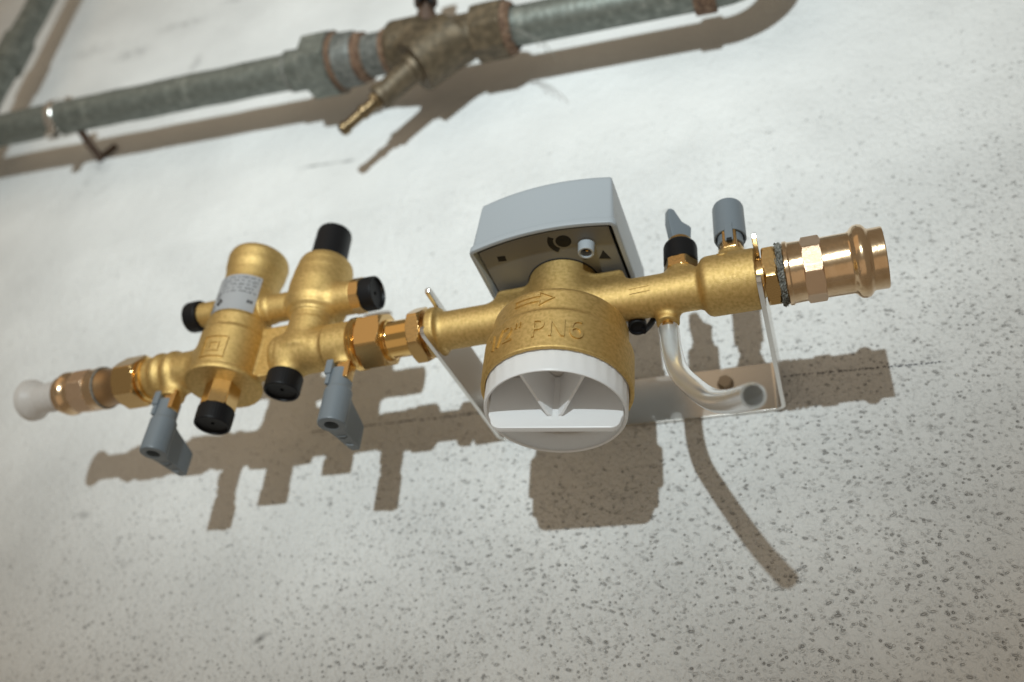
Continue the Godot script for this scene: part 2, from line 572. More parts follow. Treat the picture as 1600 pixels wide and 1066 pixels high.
func wall_material() -> Array:
	var N := 2048
	var n := FastNoiseLite.new()
	n.seed = 71; n.frequency = 0.035; n.fractal_octaves = 4
	var h0 := n.get_seamless_image(N, N).get_data()
	n.seed = 76; n.frequency = 0.11; n.fractal_octaves = 2
	var h1 := n.get_seamless_image(N, N).get_data()
	n.seed = 72; n.frequency = 0.0035; n.fractal_octaves = 5
	var c0 := n.get_seamless_image(N, N).get_data()
	n.seed = 73; n.frequency = 0.006; n.fractal_octaves = 3
	var bpp := h0.size() / (N * N)
	var hgt := PackedFloat32Array(); hgt.resize(N * N)
	var col := PackedByteArray(); col.resize(N * N)
	for i in N * N:
		hgt[i] = 0.6 + h0[i * bpp] * 0.0011 + h1[i * bpp] * 0.0010
		col[i] = 224 + int(c0[i * bpp] * 0.09)
	# pits of the stippled plaster; denser towards lower right, as the roller left them
	var r := RandomNumberGenerator.new(); r.seed = 99
	for p in 165000:
		var x := WX + r.randf() * WW
		var y := WY + r.randf() * WH
		var fx := (x - WX) / WW
		var fy := 1.0 - (y - WY) / WH
		var want := clampf(0.03 + 1.0 * smoothstep(0.93, 1.36, fx * 0.5 + fy) + 0.25 * n.get_noise_2d(x, y), 0.04, 1.0)
		if r.randf() > want: continue
		var big := r.randf()
		var dep := r.randf_range(0.25, 0.55) if big < 0.2 else r.randf_range(0.05, 0.22)
		pit_list.append([x, y, (r.randf_range(0.42, 0.8) if big < 0.2 else r.randf_range(0.35, 0.85)), r.randf_range(1.0, 1.25) if r.randf() < 0.6 else r.randf_range(1.4, 2.8), r.randf_range(-0.6, 0.7), dep * (0.55 + 0.45 * want)])
	# old scuffs and rubbed pencil on the paint
	for sm in [[-664.0, 645.0, 18.0, 7.0, 0.5, 30.0], [-650.0, 610.0, 8.0, 5.0, -0.5, 26.0], [-676.0, 620.0, 6.0, 14.0, 0.2, 22.0], [-392.0, 575.0, 22.0, 2.2, 0.1, 60.0], [-362.0, 572.0, 8.0, 2.0, 0.0, 45.0], [-352.0, 152.0, 7.0, 2.4, -0.6, 60.0],
			[-690.0, 830.0, 30.0, 10.0, 0.1, 32.0], [-630.0, 860.0, 40.0, 6.0, 0.05, 26.0], [-560.0, 880.0, 22.0, 5.0, 0.2, 34.0], [-585.0, 780.0, 8.0, 18.0, 0.1, 26.0], [-760.0, 860.0, 50.0, 14.0, 0.1, 18.0], [-530.0, 250.0, 8.0, 4.0, 0.4, 26.0], [-210.0, 620.0, 120.0, 3.0, -0.02, 10.0]]:
		var X0 := int((sm[0] - WX) / WW * N)
		var Y0 := int((1.0 - (sm[1] - WY) / WH) * N)
		var ax_: float = sm[2] / WW * N
		var ay: float = sm[3] / WH * N
		var R := int(maxf(ax_, ay) * 1.6)
		var ca := cos(sm[4])
		var sa := sin(sm[4])
		for dy in range(-R, R + 1):
			for dx in range(-R, R + 1):
				var u: float = (dx * ca + dy * sa) / ax_
				var w: float = (-dx * sa + dy * ca) / ay
				var q := u * u + w * w
				if q > 2.5: continue
				var id := posmod(Y0 + dy, N) * N + posmod(X0 + dx, N)
				var g := clampf(h0[id * bpp] / 255.0 * 2.2 - 0.5, 0.0, 1.0)
				col[id] = maxi(60, col[id] - int(1.5 * sm[5] * exp(-q * 1.6) * g))
	# the finer pictures of the near parts start as the same picture enlarged
	var him := Image.create_from_data(N, N, false, Image.FORMAT_RF, hgt.to_byte_array())
	var cim := Image.create_from_data(N, N, false, Image.FORMAT_L8, col)
	var got := [[stamp(hgt, col, N, N, WX, WY + WH, N / WW), N, N]]
	n.seed = 78; n.frequency = 0.075; n.fractal_octaves = 2
	var peel := n.get_seamless_image(2048, 2048).get_data()     # fine orange peel of the paint
	for F in FINES:
		var G: Rect2 = F.grow(PAD)
		var reg := Rect2i(int((G.position.x - WX) * N / WW), int((WY + WH - G.end.y) * N / WH), int(G.size.x * N / WW), int(G.size.y * N / WH))
		var w := 2040
		var h := int(w * G.size.y / G.size.x)
		var a := him.get_region(reg)
		a.resize(w, h, Image.INTERPOLATE_CUBIC)
		var b := cim.get_region(reg)
		b.resize(w, h, Image.INTERPOLATE_CUBIC)
		var hh := a.get_data().to_float32_array()
		for i in w * h: hh[i] += peel[((i / w) * 2048 + i % w) * bpp] * 0.0009
		got.append([stamp(hh, b.get_data(), w, h, G.position.x, G.end.y, w / G.size.x), w, h])
	var out := []
	for g in got:
		var m := mat("painted_plaster", lin(0.84, 0.845, 0.83), 0.62)
		m.albedo_texture = ImageTexture.create_from_image(Image.create_from_data(g[1], g[2], false, Image.FORMAT_L8, g[0][1]))
		var hb: PackedFloat32Array = g[0][0]
		relief(m, ImageTexture.create_from_image(Image.create_from_data(g[1], g[2], false, Image.FORMAT_RF, hb.to_byte_array())), 3.2)
		out.append(m)
	return out

func label_material() -> StandardMaterial3D:
	var W := 384
	var H := 256
	var im := Image.create(W, H, false, Image.FORMAT_RGB8)
	im.fill(lin(0.33, 0.335, 0.345))
	var ink := Color(0.06, 0.06, 0.07)
	var r := RandomNumberGenerator.new(); r.seed = 8
	# small print: five lines of short words too fine to read
	for row in 5:
		var x := 70 + row * 6
		var y := 14 + row * 26
		while x < 360:
			var w := r.randi_range(16, 54)
			var q := x
			while q < mini(x + w, 366):
				var t := r.randi_range(2, 5)
				im.fill_rect(Rect2i(q, y + r.randi_range(0, 3), t, r.randi_range(9, 14)), ink.lerp(Color(0.4, 0.4, 0.4), r.randf() * 0.5))
				q += t + 3
			x += w + r.randi_range(10, 26)
	# ring mark, black diamond mark and the bold capitals beside it
	for y in H:
		for x in W:
			var d := Vector2(x - 62, y - 140).length()
			if absf(d - 22.0) < 3.2 or (absf(x - 62) < 8 and absf(y - 140) < 8): im.set_pixel(x, y, ink)
			var u := Vector2(x - 96, y - 196)
			var k := absf(u.x) + absf(u.y) * 1.1
			if k < 34.0 and not (k < 14.0 and k > 8.0): im.set_pixel(x, y, Color(0.02, 0.02, 0.02))
			d = Vector2((x - 34) * 1.0, y - 222).length()
			if absf(d - 17.0) < 4.5: im.set_pixel(x, y, ink)
	for k in 3: im.fill_rect(Rect2i(318 + k * 15, 178, 11, 22), ink)
	im.fill_rect(Rect2i(4, 205, 8, 36), ink)
	var m := mat("sticker_foil", Color.WHITE, 0.4)
	m.albedo_texture = ImageTexture.create_from_image(im)
	return m

# ---------------------------------------------------------------- frames
func frame(deg: float, origin := Vector3.ZERO) -> Transform3D:   # axis of the pipework: x along the pipe, z out of the wall; turned deg about the pipe
	var t := deg_to_rad(deg)
	var x := Vector3(1.0, 0.00348, 0.01997).normalized()
	var y := Vector3(0, cos(t), -sin(t))
	y = (y - x * x.dot(y)).normalized()
	var f := Transform3D(Basis(x, y, x.cross(y)), Vector3(-150.0, 290.03, 108.87))
	return Transform3D(f.basis, f * origin)

func base_at(deg: float, o: Vector3) -> Transform3D:
	return frame(deg, o)

func local(s: Soup, o: Vector3) -> Soup:     # soup drawn in the frame's own coordinates -> relative to the thing's base
	for i in s.v.size(): s.v[i] -= o
	return s

# quarter-turn handle: grey hub on a brass spindle with a flat lever; y runs out along the spindle, the lever points along -z
func handle(t: Node3D, o: Vector3, at: Transform3D) -> void:
	var s := Soup.new()
	var body := lathe(Soup.new(), Transform3D.IDENTITY, P([-1.0, 0.0, -1.0, 6.0, -0.6, 6.6, 11.0, 6.8, 12.2, 7.6, 13.4, 8.1, 34.0, 8.3, 35.0, 8.0, 35.4, 7.3, 35.4, 4.3, 34.8, 3.9, 29.0, 3.8, 29.0, 0.0]), 48)
	s.put(body, at)
	var lev := PackedVector2Array([Vector2(-5.2, 5.6), Vector2(5.2, 5.6), Vector2(4.4, 10.0), Vector2(3.4, 24.0), Vector2(2.9, 28.4), Vector2(2.2, 29.6), Vector2(-2.2, 29.6), Vector2(-2.9, 28.4), Vector2(-3.4, 24.0), Vector2(-4.4, 10.0)])
	var wing := Soup.new()
	extrude(wing, lev, 0.0, 1.0, Transform3D(Basis(Vector3(1, 0, 0), Vector3(0, 0, -1), Vector3(0, 1, 0)), Vector3.ZERO), 0.0)
	wing.warp(func(p: Vector3) -> Vector3:
		var w := -p.z / 29.6
		return Vector3(p.x, lerpf(lerpf(12.6, 20.0, w), lerpf(35.3, 34.6, w), p.y), p.z))
	s.put(wing, at)
	var h := part("handle", local(s, o), M.grey, t, 34.0)
	s = Soup.new()
	var tab := box(Soup.new(), Vector3(-8.2, -6.5, 2.4), Vector3(-3.4, 3.4, 7.4), 1.0)
	box(tab, Vector3(-7.0, 2.0, 3.0), Vector3(-4.0, 10.0, 6.4), 0.7)
	s.put(tab, at)
	part("catch", local(s, o), M.grey, h)
	s = Soup.new().put(lathe(Soup.new(), Transform3D.IDENTITY, P([29.1, 3.7, 29.2, 0.0]), 24), at)
	part("bore", local(s, o), M.hole, h)
	s = Soup.new()     # moulded arrow and bar under the lever
	var ux := at * Transform3D(Basis(Vector3(1, 0, 0), Vector3(0, 0, -1), Vector3(0, -1, 0)), Vector3(0, 35.2, 0))
	var mk := stroke(Soup.new(), [Vector2(-2.4, 12.0), Vector2(2.4, 12.4)], 0.9, -0.1, 0.35)
	stroke(mk, [Vector2(-2.2, 14.2), Vector2(-0.2, 15.8), Vector2(2.2, 14.2)], 0.8, -0.1, 0.35)
	stroke(mk, [Vector2(-1.6, 21.0), Vector2(1.6, 22.5)], 0.8, 0.1, 0.6)
	mk.warp(func(p: Vector3) -> Vector3: return Vector3(p.x, p.y, -p.z))
	s.put(mk, ux)
	part("moulded_arrow", local(s, o), M.grey, h)

func black_cap(t: Node3D, o: Vector3, at: Transform3D, r := 10.6, len_ := 12.5) -> void:
	var s := Soup.new()
	var ribs := func(a: float, h: float, q: float) -> float: return q + (0.12 * cos(a * 40.0) if q > r * 0.96 and h > 1.0 and h < len_ - 1.5 else 0.0)
	lathe(s, at, P([0.0, 0.0, 0.0, r * 0.9, 0.5, r * 0.97, 1.4, r, len_ - 1.2, r, len_ - 0.3, r * 0.975, len_, r * 0.93, len_ - 0.1, r * 0.86, len_ - 1.6, r * 0.82, len_ - 2.0, r * 0.5, len_ - 2.0, 1.3, len_ - 3.4, 1.0, len_ - 3.4, 0.0]), 160, ribs)
	var c := part("screw_cap", local(s, o), M.black, t, 40.0)
	c.set_meta("label", "ribbed black plastic screw cap")

func _ready() -> void:
	rng.seed = 4
	# ------------------------------------------------------------ camera, light, exposure
	var cam := Camera3D.new()
	cam.name = "camera"
	var row_x := Vector3(0.943185, 0.055783, -0.327552)
	var row_y := Vector3(-0.136355, -0.833992, -0.534663)
	var row_z := Vector3(-0.303001, 0.548949, -0.779002)
	cam.transform = Transform3D(Basis(row_x, -row_y, -row_z).orthonormalized(), Vector3(0, 0, 500) * S)
	cam.near = 0.02; cam.far = 30.0
	var lens := CameraAttributesPhysical.new()
	lens.frustum_focal_length = 12.0 / tan(deg_to_rad(40.983 / 2.0))
	lens.frustum_focus_distance = 0.395
	lens.frustum_near = 0.02; lens.frustum_far = 30.0
	lens.exposure_aperture = 5.4
	cam.attributes = lens
	cam.fov = 40.983
	add_child(cam)
	cam.current = true
	var we := WorldEnvironment.new()
	we.name = "environment"
	var env := Environment.new()
	env.background_mode = Environment.BG_COLOR
	env.background_color = Color(0.208, 0.182, 0.147).linear_to_srgb()
	env.tonemap_mode = Environment.TONE_MAPPER_LINEAR
	env.tonemap_exposure = 1.02
	env.sdfgi_enabled = true; env.ssao_enabled = true; env.ssil_enabled = true
	we.environment = env
	add_child(we)
	var lamp := SpotLight3D.new()        # the work lamp that throws the hard shadows, out in the room
	lamp.name = "work_lamp"
	lamp.light_color = Color(0.89, 0.94, 0.955)
	lamp.light_energy = 2.55
	lamp.light_size = 0.01
	lamp.spot_range = 6.0; lamp.spot_attenuation = 2.0
	lamp.spot_angle = 25.2; lamp.spot_angle_attenuation = 1.0
	lamp.shadow_enabled = true
	var lp := Vector3(14.0, 285.0, 1681.0) * S
	add_child(lamp)
	lamp.look_at_from_position(lp, Vector3(-265.0, 720.0, 0.0) * S)
	var room := AreaLight3D.new()        # soft warm light off the lit floor below
	room.name = "floor_light"
	room.area_size = Vector2(1.6, 1.0)
	room.light_color = Color(1.0, 0.90, 0.78)
	room.light_energy = 0.13
	room.area_range = 6.0
	room.shadow_enabled = true
	add_child(room)
	room.look_at_from_position(Vector3(-300.0, -900.0, 900.0) * S, Vector3(-200.0, 420.0, 60.0) * S)
	var side := AreaLight3D.new()        # the warm room lamps, up to the left behind the camera
	side.name = "room_light"
	side.area_size = Vector2(1.0, 1.0)
	side.light_color = Color(1.0, 0.86, 0.68)
	side.light_energy = 0.13
	side.area_range = 6.0
	side.shadow_enabled = true
	add_child(side)
	side.look_at_from_position(Vector3(-700.0, 850.0, 1000.0) * S, Vector3(-320.0, 430.0, 0.0) * S)
	materials()
	build_wall()
	build_bracket()
	build_valve()
	build_reducer()
	build_box()
	build_press_fitting()
	build_left_coupling()
	build_hose()
	build_pipework()

func build_wall() -> void:
	var s := Soup.new()
	var x0 := -1900.0
	var x1 := 1100.0
	var y0 := -700.0
	var y1 := 1900.0
	var fa: Vector2 = FINES[0].position
	var fb: Vector2 = FINES[1].end
	for q in [[x0, y0, x1, fa.y], [x0, fb.y, x1, y1], [x0, fa.y, fa.x, fb.y], [fb.x, fa.y, x1, fb.y]]:
		s.quad(Vector3(q[0], q[1], 0), Vector3(q[2], q[1], 0), Vector3(q[2], q[3], 0), Vector3(q[0], q[3], 0))
	s.quad(Vector3(x0, y0, -60), Vector3(x0, y1, -60), Vector3(x1, y1, -60), Vector3(x1, y0, -60))
	s.quad(Vector3(x0, y0, -60), Vector3(x0, y0, 0), Vector3(x0, y1, 0), Vector3(x0, y1, -60))
	s.quad(Vector3(x1, y0, 0), Vector3(x1, y0, -60), Vector3(x1, y1, -60), Vector3(x1, y1, 0))
	s.quad(Vector3(x0, y1, 0), Vector3(x1, y1, 0), Vector3(x1, y1, -60), Vector3(x0, y1, -60))
	s.quad(Vector3(x0, y0, -60), Vector3(x1, y0, -60), Vector3(x1, y0, 0), Vector3(x0, y0, 0))
	for p in s.v: s.uv.append(Vector2((p.x - WX) / WW, 1.0 - (p.y - WY) / WH))
	var w := part("wall", s, M.wall[0], self, 5.0)
	var wm := w.mesh as ArrayMesh
	for f in FINES.size():
		var F: Rect2 = FINES[f]
		var G := F.grow(PAD)
		var c := [F.position, Vector2(F.end.x, F.position.y), F.end, Vector2(F.position.x, F.end.y)]
		var arr := []; arr.resize(Mesh.ARRAY_MAX)
		var pv := PackedVector3Array()
		var pn := PackedVector3Array()
		var pu := PackedVector2Array()
		for i in [0, 2, 1, 0, 3, 2]:
			pv.append(Vector3(c[i].x, c[i].y, 0) * S); pn.append(Vector3.BACK)
			pu.append(Vector2((c[i].x - G.position.x) / G.size.x, 1.0 - (c[i].y - G.position.y) / G.size.y))
		arr[Mesh.ARRAY_VERTEX] = pv; arr[Mesh.ARRAY_NORMAL] = pn; arr[Mesh.ARRAY_TEX_UV] = pu
		wm.add_surface_from_arrays(Mesh.PRIMITIVE_TRIANGLES, arr)
		wm.surface_set_material(f + 1, M.wall[f + 1])
	w.set_meta("kind", "structure")
	w.set_meta("label", "white painted stippled plaster wall behind all the pipework")
	w.set_meta("category", "wall")
	var line := Soup.new()
	for seg in [[Vector2(-345.0, 298.0), Vector2(-190.0, 297.0)], [Vector2(-15.5, 297.2), Vector2(72.0, 294.0)]]:
		var a: Vector2 = seg[0]
		var b: Vector2 = seg[1]
		var q := 0.0
		var L: float = a.distance_to(b)
		while q < L:
			var l := rng.randf_range(0.8, 2.6)
			var c := a.lerp(b, q / L) + Vector2(0, rng.randf_range(-0.5, 0.5))
			var e := a.lerp(b, (q + l) / L) + Vector2(0, rng.randf_range(-0.5, 0.5))
			var k := rng.randf_range(0.3, 0.75)
			line.quad(Vector3(c.x, c.y - k, 0.25), Vector3(e.x, e.y - k * 0.6, 0.25), Vector3(e.x, e.y + k * 0.6, 0.25), Vector3(c.x, c.y + k, 0.25))
			q += l + (rng.randf_range(0.1, 0.9) if rng.randf() < 0.75 else rng.randf_range(1.0, 2.6))
	part("pencil_line", line, M.pencil, w)

func build_bracket() -> void:
	var o := Vector3(-107.0, 290.0, 0.0)
	var t := thing("mounting_bracket", "bent stainless steel bracket with two slotted flanges fixed to the wall under the brass valve", "bracket", Transform3D(Basis.IDENTITY, o))
	var yb := 273.8
	var yt := 306.3
	var xl := -198.2
	var xr := -16.0
	var th := 2.5
	var R := 6.0
	# plate with its two bends, swept along y
	var outer := PackedVector2Array()
	var inner := PackedVector2Array()
	outer.append(Vector2(xl, 12.0)); inner.append(Vector2(xl + th, 12.0))
	for i in 9:
		var a := PI + PI / 2 * i / 8.0
		outer.append(Vector2(xl + R + R * cos(a), 0.5 + R + R * sin(a)))
		inner.append(Vector2(xl + R + (R - th) * cos(a), 0.5 + R + (R - th) * sin(a)))
	for i in 9:
		var a := 1.5 * PI + PI / 2 * i / 8.0
		outer.append(Vector2(xr - R + R * cos(a), 0.5 + R + R * sin(a)))
		inner.append(Vector2(xr - R + (R - th) * cos(a), 0.5 + R + (R - th) * sin(a)))
	outer.append(Vector2(xr, 12.0)); inner.append(Vector2(xr - th, 12.0))
	var prof := outer.duplicate()
	for i in range(inner.size() - 1, -1, -1): prof.append(inner[i])
	var s := Soup.new()
	# (x, z) profile drawn along -y
	extrude(s, prof, -(yt - yb), 0.0, Transform3D(Basis(Vector3(1, 0, 0), Vector3(0, 0, 1), Vector3(0, -1, 0)), Vector3(0, yb, 0)), 0.25)
	part("back_plate", local(s, o), M.steel, t, 30.0)
	for side in 2:
		var zc := 107.9 if side == 0 else 111.5
		var p := PackedVector2Array()       # (z, y)
		p.append(Vector2(12.0, yb))
		p.append(Vector2(127.0, yb)); p.append(Vector2(130.0, yb + 0.8)); p.append(Vector2(131.3, yb + 2.6)); p.append(Vector2(130.6, yb + 4.6))
		for i in 13:
			var a := -PI / 2 - PI * i / 12.0
			p.append(Vector2(zc + 10.9 * cos(a), 290.0 + 10.9 * sin(a)))
		p.append(Vector2(130.6, yt - 4.6)); p.append(Vector2(131.3, yt - 2.6)); p.append(Vector2(130.0, yt - 0.8)); p.append(Vector2(127.0, yt))
		p.append(Vector2(12.0, yt))
		s = Soup.new()
		var x0 := xl if side == 0 else xr - th
		# xf: X -> z, Y -> y, Z -> -x
		extrude(s, p, 0.0, th, Transform3D(Basis(Vector3(0, 0, 1), Vector3(0, 1, 0), Vector3(-1, 0, 0)), Vector3(x0 + th, 0, 0)), 0.3)
		part("side_flange", local(s, o), M.steel, t, 30.0)
	# keyhole with the fixing bolt
	s = Soup.new()
	lathe(s, ax(Vector3.BACK, Vector3(-50.0, 300.5, 2.3)), P([0.0, 4.2, 0.25, 4.0, 0.25, 0.0]), 28)
	part("keyhole", local(s, o), M.hole, t)
	s = Soup.new()
	lathe(s, ax(Vector3.BACK, Vector3(-50.0, 295.0, 2.4)), P([0.0, 5.2, 0.9, 5.2, 1.3, 4.9, 1.3, 0.0]), 36)
	var b := part("bolt", local(s, o), M.dullsteel, t)
	s = nut(Soup.new(), ax(Vector3.BACK, Vector3(-50.0, 295.0, 3.7)), 0.0, 3.4, 4.4, 6, 12.0, 0.8)
	part("bolt_head", local(s, o), M.dullsteel, b)

# ---------------------------------------------------------------- the valve in the middle
func field_valve(p: Vector3) -> float:
	var d := rod_y(p, -55.2, -30.5, 26.0, -2.0, 39.5, 1.0)
	var b := rod_y(p, -50.0, -12.5, 26.0, -2.0, 36.6, 3.5)
	d = smin(d, b, 4.0)
	var n := rod_y(p, -20.0, 34.0, 26.0, -2.0, 20.0, 0.5)
	var arm := rod_x(p, -47.5, 112.0, 0.0, 0.0, 11.2, 0.5)
	n = smin(n, slab(p, Vector3(25.0, 10.5, -6.0), Vector3(37.0, 8.0, 13.0), 2.5), 4.0)
	n = smin(n, arm, 7.0)
	d = smin(d, n, 3.0)
	d = smin(d, rod_x(p, 103.0, 131.8, 0.0, 0.0, 16.0, 5.0), 2.5)
	d = minf(d, rod_x(p, 126.0, 131.8, 0.0, 0.0, 16.0, 0.6))
	d = smin(d, rod_x(p, -51.5, -46.0, 0.0, 0.0, 14.8, 1.0), 5.0)
	d = smin(d, rod_y(p, 6.0, 13.2, 92.4, 0.0, 8.6, 0.8), 4.0)
	d = smin(d, rod_y(p, 10.0, 20.0, 119.5, 0.0, 7.6, 0.8), 3.0)
	d = smin(d, rod_y(p, -16.0, -6.0, 83.5, -6.0, 6.2, 0.8), 3.0)
	return maxf(d, -rod_y(p, -90.0, -42.0, 26.0, -2.0, 37.1, 0.3))

func build_valve() -> void:
	var o := Vector3(26.0, -57.0, -2.0)
	var t := thing("filling_valve", "large sand-cast brass valve body marked PN6 with a white plastic plug in its bottom", "valve", base_at(6.0, o))
	var body := part("valve_body", local(nets(field_valve, Vector3(-56, -62, -46), Vector3(138, 40, 46), 1.25), o), M.brass, t)
	# raised lettering
	var s := bend(letters("PN6", 11.0, -0.3, 1.1, 0.95), 26.0, -2.0, 39.4, 16.5, -43.5)
	part("raised_lettering", local(s, o), M.brass, body, 20.0)
	s = bend(letters("1/2\"", 9.6, -0.3, 1.1, 0.95), 26.0, -2.0, 39.4, -26.5, -42.0)
	part("raised_lettering", local(s, o), M.brass, body, 20.0)
	s = stroke(Soup.new(), [Vector2(-10.5, -1.5), Vector2(3.5, -1.5), Vector2(3.5, -4.2), Vector2(11.0, 0.0), Vector2(3.5, 4.2), Vector2(3.5, 1.7), Vector2(-10.5, 1.7)], 0.9, -0.3, 0.6, true)
	bend(s, 26.0, -2.0, 36.8, -4.5, -21.0)
	part("flow_arrow", local(s, o), M.brass, body, 20.0)
	# small marks on the right arm and chamber
	var pts := []
	for i in 9: pts.append(Vector2(2.4 * cos(PI + PI * i / 8.0), 2.4 * sin(PI + PI * i / 8.0)))
	var mk := stroke(Soup.new(), pts, 0.7, -0.3, 0.45)
	var a1 := Transform3D(Basis(Vector3(1, 0, 0), Vector3(0, 0.80, -0.6), Vector3(0, 0.6, 0.80)), Vector3(116.0, 16.0 * 0.6, 16.0 * 0.8))
	s = Soup.new().put(mk, a1)
	part("casting_mark", local(s, o), M.brass, body, 20.0)
	s = Soup.new()
	mk = stroke(Soup.new(), [Vector2(-5, 1.4), Vector2(5, 1.8)], 0.8, -0.3, 0.4)
	stroke(mk, [Vector2(-5, -1.4), Vector2(5, -1.0)], 0.8, -0.3, 0.4)
	s.put(mk, Transform3D(Basis(Vector3(1, 0, 0), Vector3(0, 0.94, 0.34), Vector3(0, -0.34, 0.94)), Vector3(72.0, -11.2 * 0.34, 11.2 * 0.94)))
	part("casting_mark", local(s, o), M.brass, body, 20.0)
	# pipe end: groove that sits in the bracket and the nut outside it
	s = lathe(Soup.new(), ax(Vector3.RIGHT), P([131.0, 10.4, 136.5, 10.4]), 40)
	part("neck_groove", local(s, o), M.bright, body)
	s = lathe(Soup.new(), ax(Vector3.RIGHT), P([-54.5, 10.2, -51.0, 10.2]), 40)
	part("neck_groove", local(s, o), M.bright, body)
	s = nut(Soup.new(), ax(Vector3.RIGHT), 135.2, 142.2, 16.9, 6, 49.5, 2.6)
	part("hex_nut", local(s, o), M.bright, t, 22.0)
	# white plug
	var knurl := func(a: float, h: float, r: float) -> float: return r + (0.16 * cos(a * 110.0) if r > 36.2 and h < 64.5 else 0.0)
	s = lathe(Soup.new(), ax(Vector3.DOWN, Vector3(26, 0, -2)), P([43.5, 0.0, 43.5, 34.0, 44.5, 35.6, 47.0, 36.4, 57.5, 36.7, 65.5, 36.6]), 144, knurl)
	lathe(s, ax(Vector3.DOWN, Vector3(26, 0, -2)), P([65.5, 35.2, 65.5, 36.6, 66.5, 36.5, 67.0, 36.1, 67.0, 35.5, 66.5, 35.0, 65.5, 35.2]), 144)
	var plug := part("plug", local(s, o), M.milk, t, 40.0, "white plastic plug with a grip bar across it")
	s = Soup.new()
	var spin := Transform3D(Basis(Vector3.UP, deg_to_rad(12.0)), Vector3(26, 0, -2))
	var bar := PackedVector2Array()   # (x, -y) outline of the grip bar
	for q in [[-34.0, 44.0], [34.0, 44.0], [34.3, 68.0]]: bar.append(Vector2(q[0], q[1]))
	for i in 6: bar.append(Vector2(28.0 + 5.0 * cos(PI / 2 * i / 5.0), 71.0 + 5.0 * sin(PI / 2 * i / 5.0)))
	for i in 6: bar.append(Vector2(-28.0 - 5.0 * sin(PI / 2 * i / 5.0), 71.0 + 5.0 * cos(PI / 2 * i / 5.0)))
	bar.append(Vector2(-34.3, 68.0))
	extrude(s, bar, -2.0, 2.0, spin * Transform3D(Basis(Vector3(1, 0, 0), Vector3(0, -1, 0), Vector3(0, 0, -1)), Vector3(0, 0, -1)), 0.7)
	part("grip_bar", local(s, o), M.milk, plug)
	for q in [[-1.0, 1.0], [1.0, 1.0], [-1.0, -1.0], [1.0, -1.0]]:
		s = Soup.new()
		var sx: float = q[0]
		var sgn: float = q[1]
		var rib := PackedVector2Array([Vector2(0, 44), Vector2(34, 44), Vector2(34, 53), Vector2(3, 69), Vector2(0, 69)])
		var dir := Vector3(sx * 0.57, 0, sgn * 0.82)
		extrude(s, rib, -0.8, 0.8, spin * Transform3D(Basis(dir, Vector3(0, -1, 0), dir.cross(Vector3(0, -1, 0))), Vector3(sx * 2.0, 0, -1 + sgn * 1.6)), 0.3)
		part("rib", local(s, o), M.milk, plug)
	# upright shut-off with grey hub
	s = lathe(Soup.new(), ax(Vector3.UP, Vector3(119.5, 0, 0)), P([17.0, 7.2, 22.0, 7.0, 22.0, 6.0, 34.0, 5.6, 34.0, 0.0]), 40)
	box(s, Vector3(116.0, 19.0, 3.0), Vector3(123.5, 33.0, 7.4), 0.8)
	part("spindle", local(s, o), M.bright, t)
	var up := Transform3D(Basis(Vector3(-1, 0, 0), Vector3(0, 1, 0), Vector3(0, 0, -1)), Vector3(119.5, 26.0, 0)) * Transform3D(Basis(Vector3.UP, PI), Vector3.ZERO)
	s = lathe(Soup.new(), up, P([0.0, 0.0, 0.0, 6.4, 0.4, 6.8, 9.0, 6.9, 9.4, 7.3, 5.4, 7.6, 5.4, 8.4, 6.0, 8.6, 28.8, 8.5, 30.0, 8.1, 30.6, 7.2, 30.6, 0.0]), 48)
	var hd := part("handle", local(s, o), M.grey, t, 34.0, "upright grey plastic hub")
	s = Soup.new()
	box(s, Vector3(117.6, 23.0, 6.0), Vector3(122.0, 36.0, 8.75), 0.5)
	part("catch", local(s, o), M.grey, hd)
	s = Soup.new()
	box(s, Vector3(118.4, 22.4, 6.2), Vector3(121.4, 24.6, 8.9), 0.4)
	part("slot", local(s, o), M.hole, hd)
	# air screw: hex foot, black collar, brass ring, grey wing knob
	var st := ax(Vector3.UP, Vector3(92.4, 0, 0))
	s = nut(Soup.new(), st, 12.4, 19.4, 9.6, 6, 5.0, 1.4)
	part("hex_nut", local(s, o), M.bright, t, 22.0)
	s = lathe(Soup.new(), st, P([19.0, 0.0, 19.0, 8.6, 19.6, 9.2, 31.0, 9.2, 32.2, 8.9, 33.0, 8.0, 33.0, 0.0]), 48)
	part("collar", local(s, o), M.black, t, 40.0)
	s = lathe(Soup.new(), st, P([32.6, 6.9, 36.2, 6.6, 37.0, 6.0, 37.0, 0.0]), 40)
	part("brass_ring", local(s, o), M.bright, t)
	s = Soup.new()
	var kn := PackedVector2Array([Vector2(-5.6, 0.0), Vector2(5.6, 0.0), Vector2(6.2, 11.5), Vector2(5.0, 12.8), Vector2(0.6, 14.4), Vector2(-4.0, 22.0), Vector2(-5.6, 22.6), Vector2(-7.6, 21.8), Vector2(-7.8, 13.0)])
	extrude(s, kn, -2.7, 2.7, Transform3D(Basis(Vector3(0.8, 0, -0.6), Vector3(0, 1, 0), Vector3(0.6, 0, 0.8)), Vector3(92.4, 36.6, 0)), 0.9)
	part("wing_knob", local(s, o), M.grey, t, 30.0)
	# black strap that carries the dust cap hanging below the arm
	s = Soup.new()
	var path := spline([Vector3(92.4, 28.0, -9.0), Vector3(86.0, 25.0, -12.5), Vector3(79.0, 14.0, -16.0), Vector3(73.0, -2.0, -17.0), Vector3(69.0, -13.0, -12.0)], 6)
	tube(s, path, [1.7], 10)
	part("strap", local(s, o), M.black, t, 60.0)
	s = lathe(Soup.new(), ax(Vector3(0.1, -0.95, 0.2), Vector3(66.0, -8.0, -10.0)), P([0.0, 0.0, 0.0, 4.6, 0.5, 5.0, 4.6, 5.0, 5.0, 4.6, 4.7, 3.9, 3.6, 3.7, 3.6, 0.0]), 36)
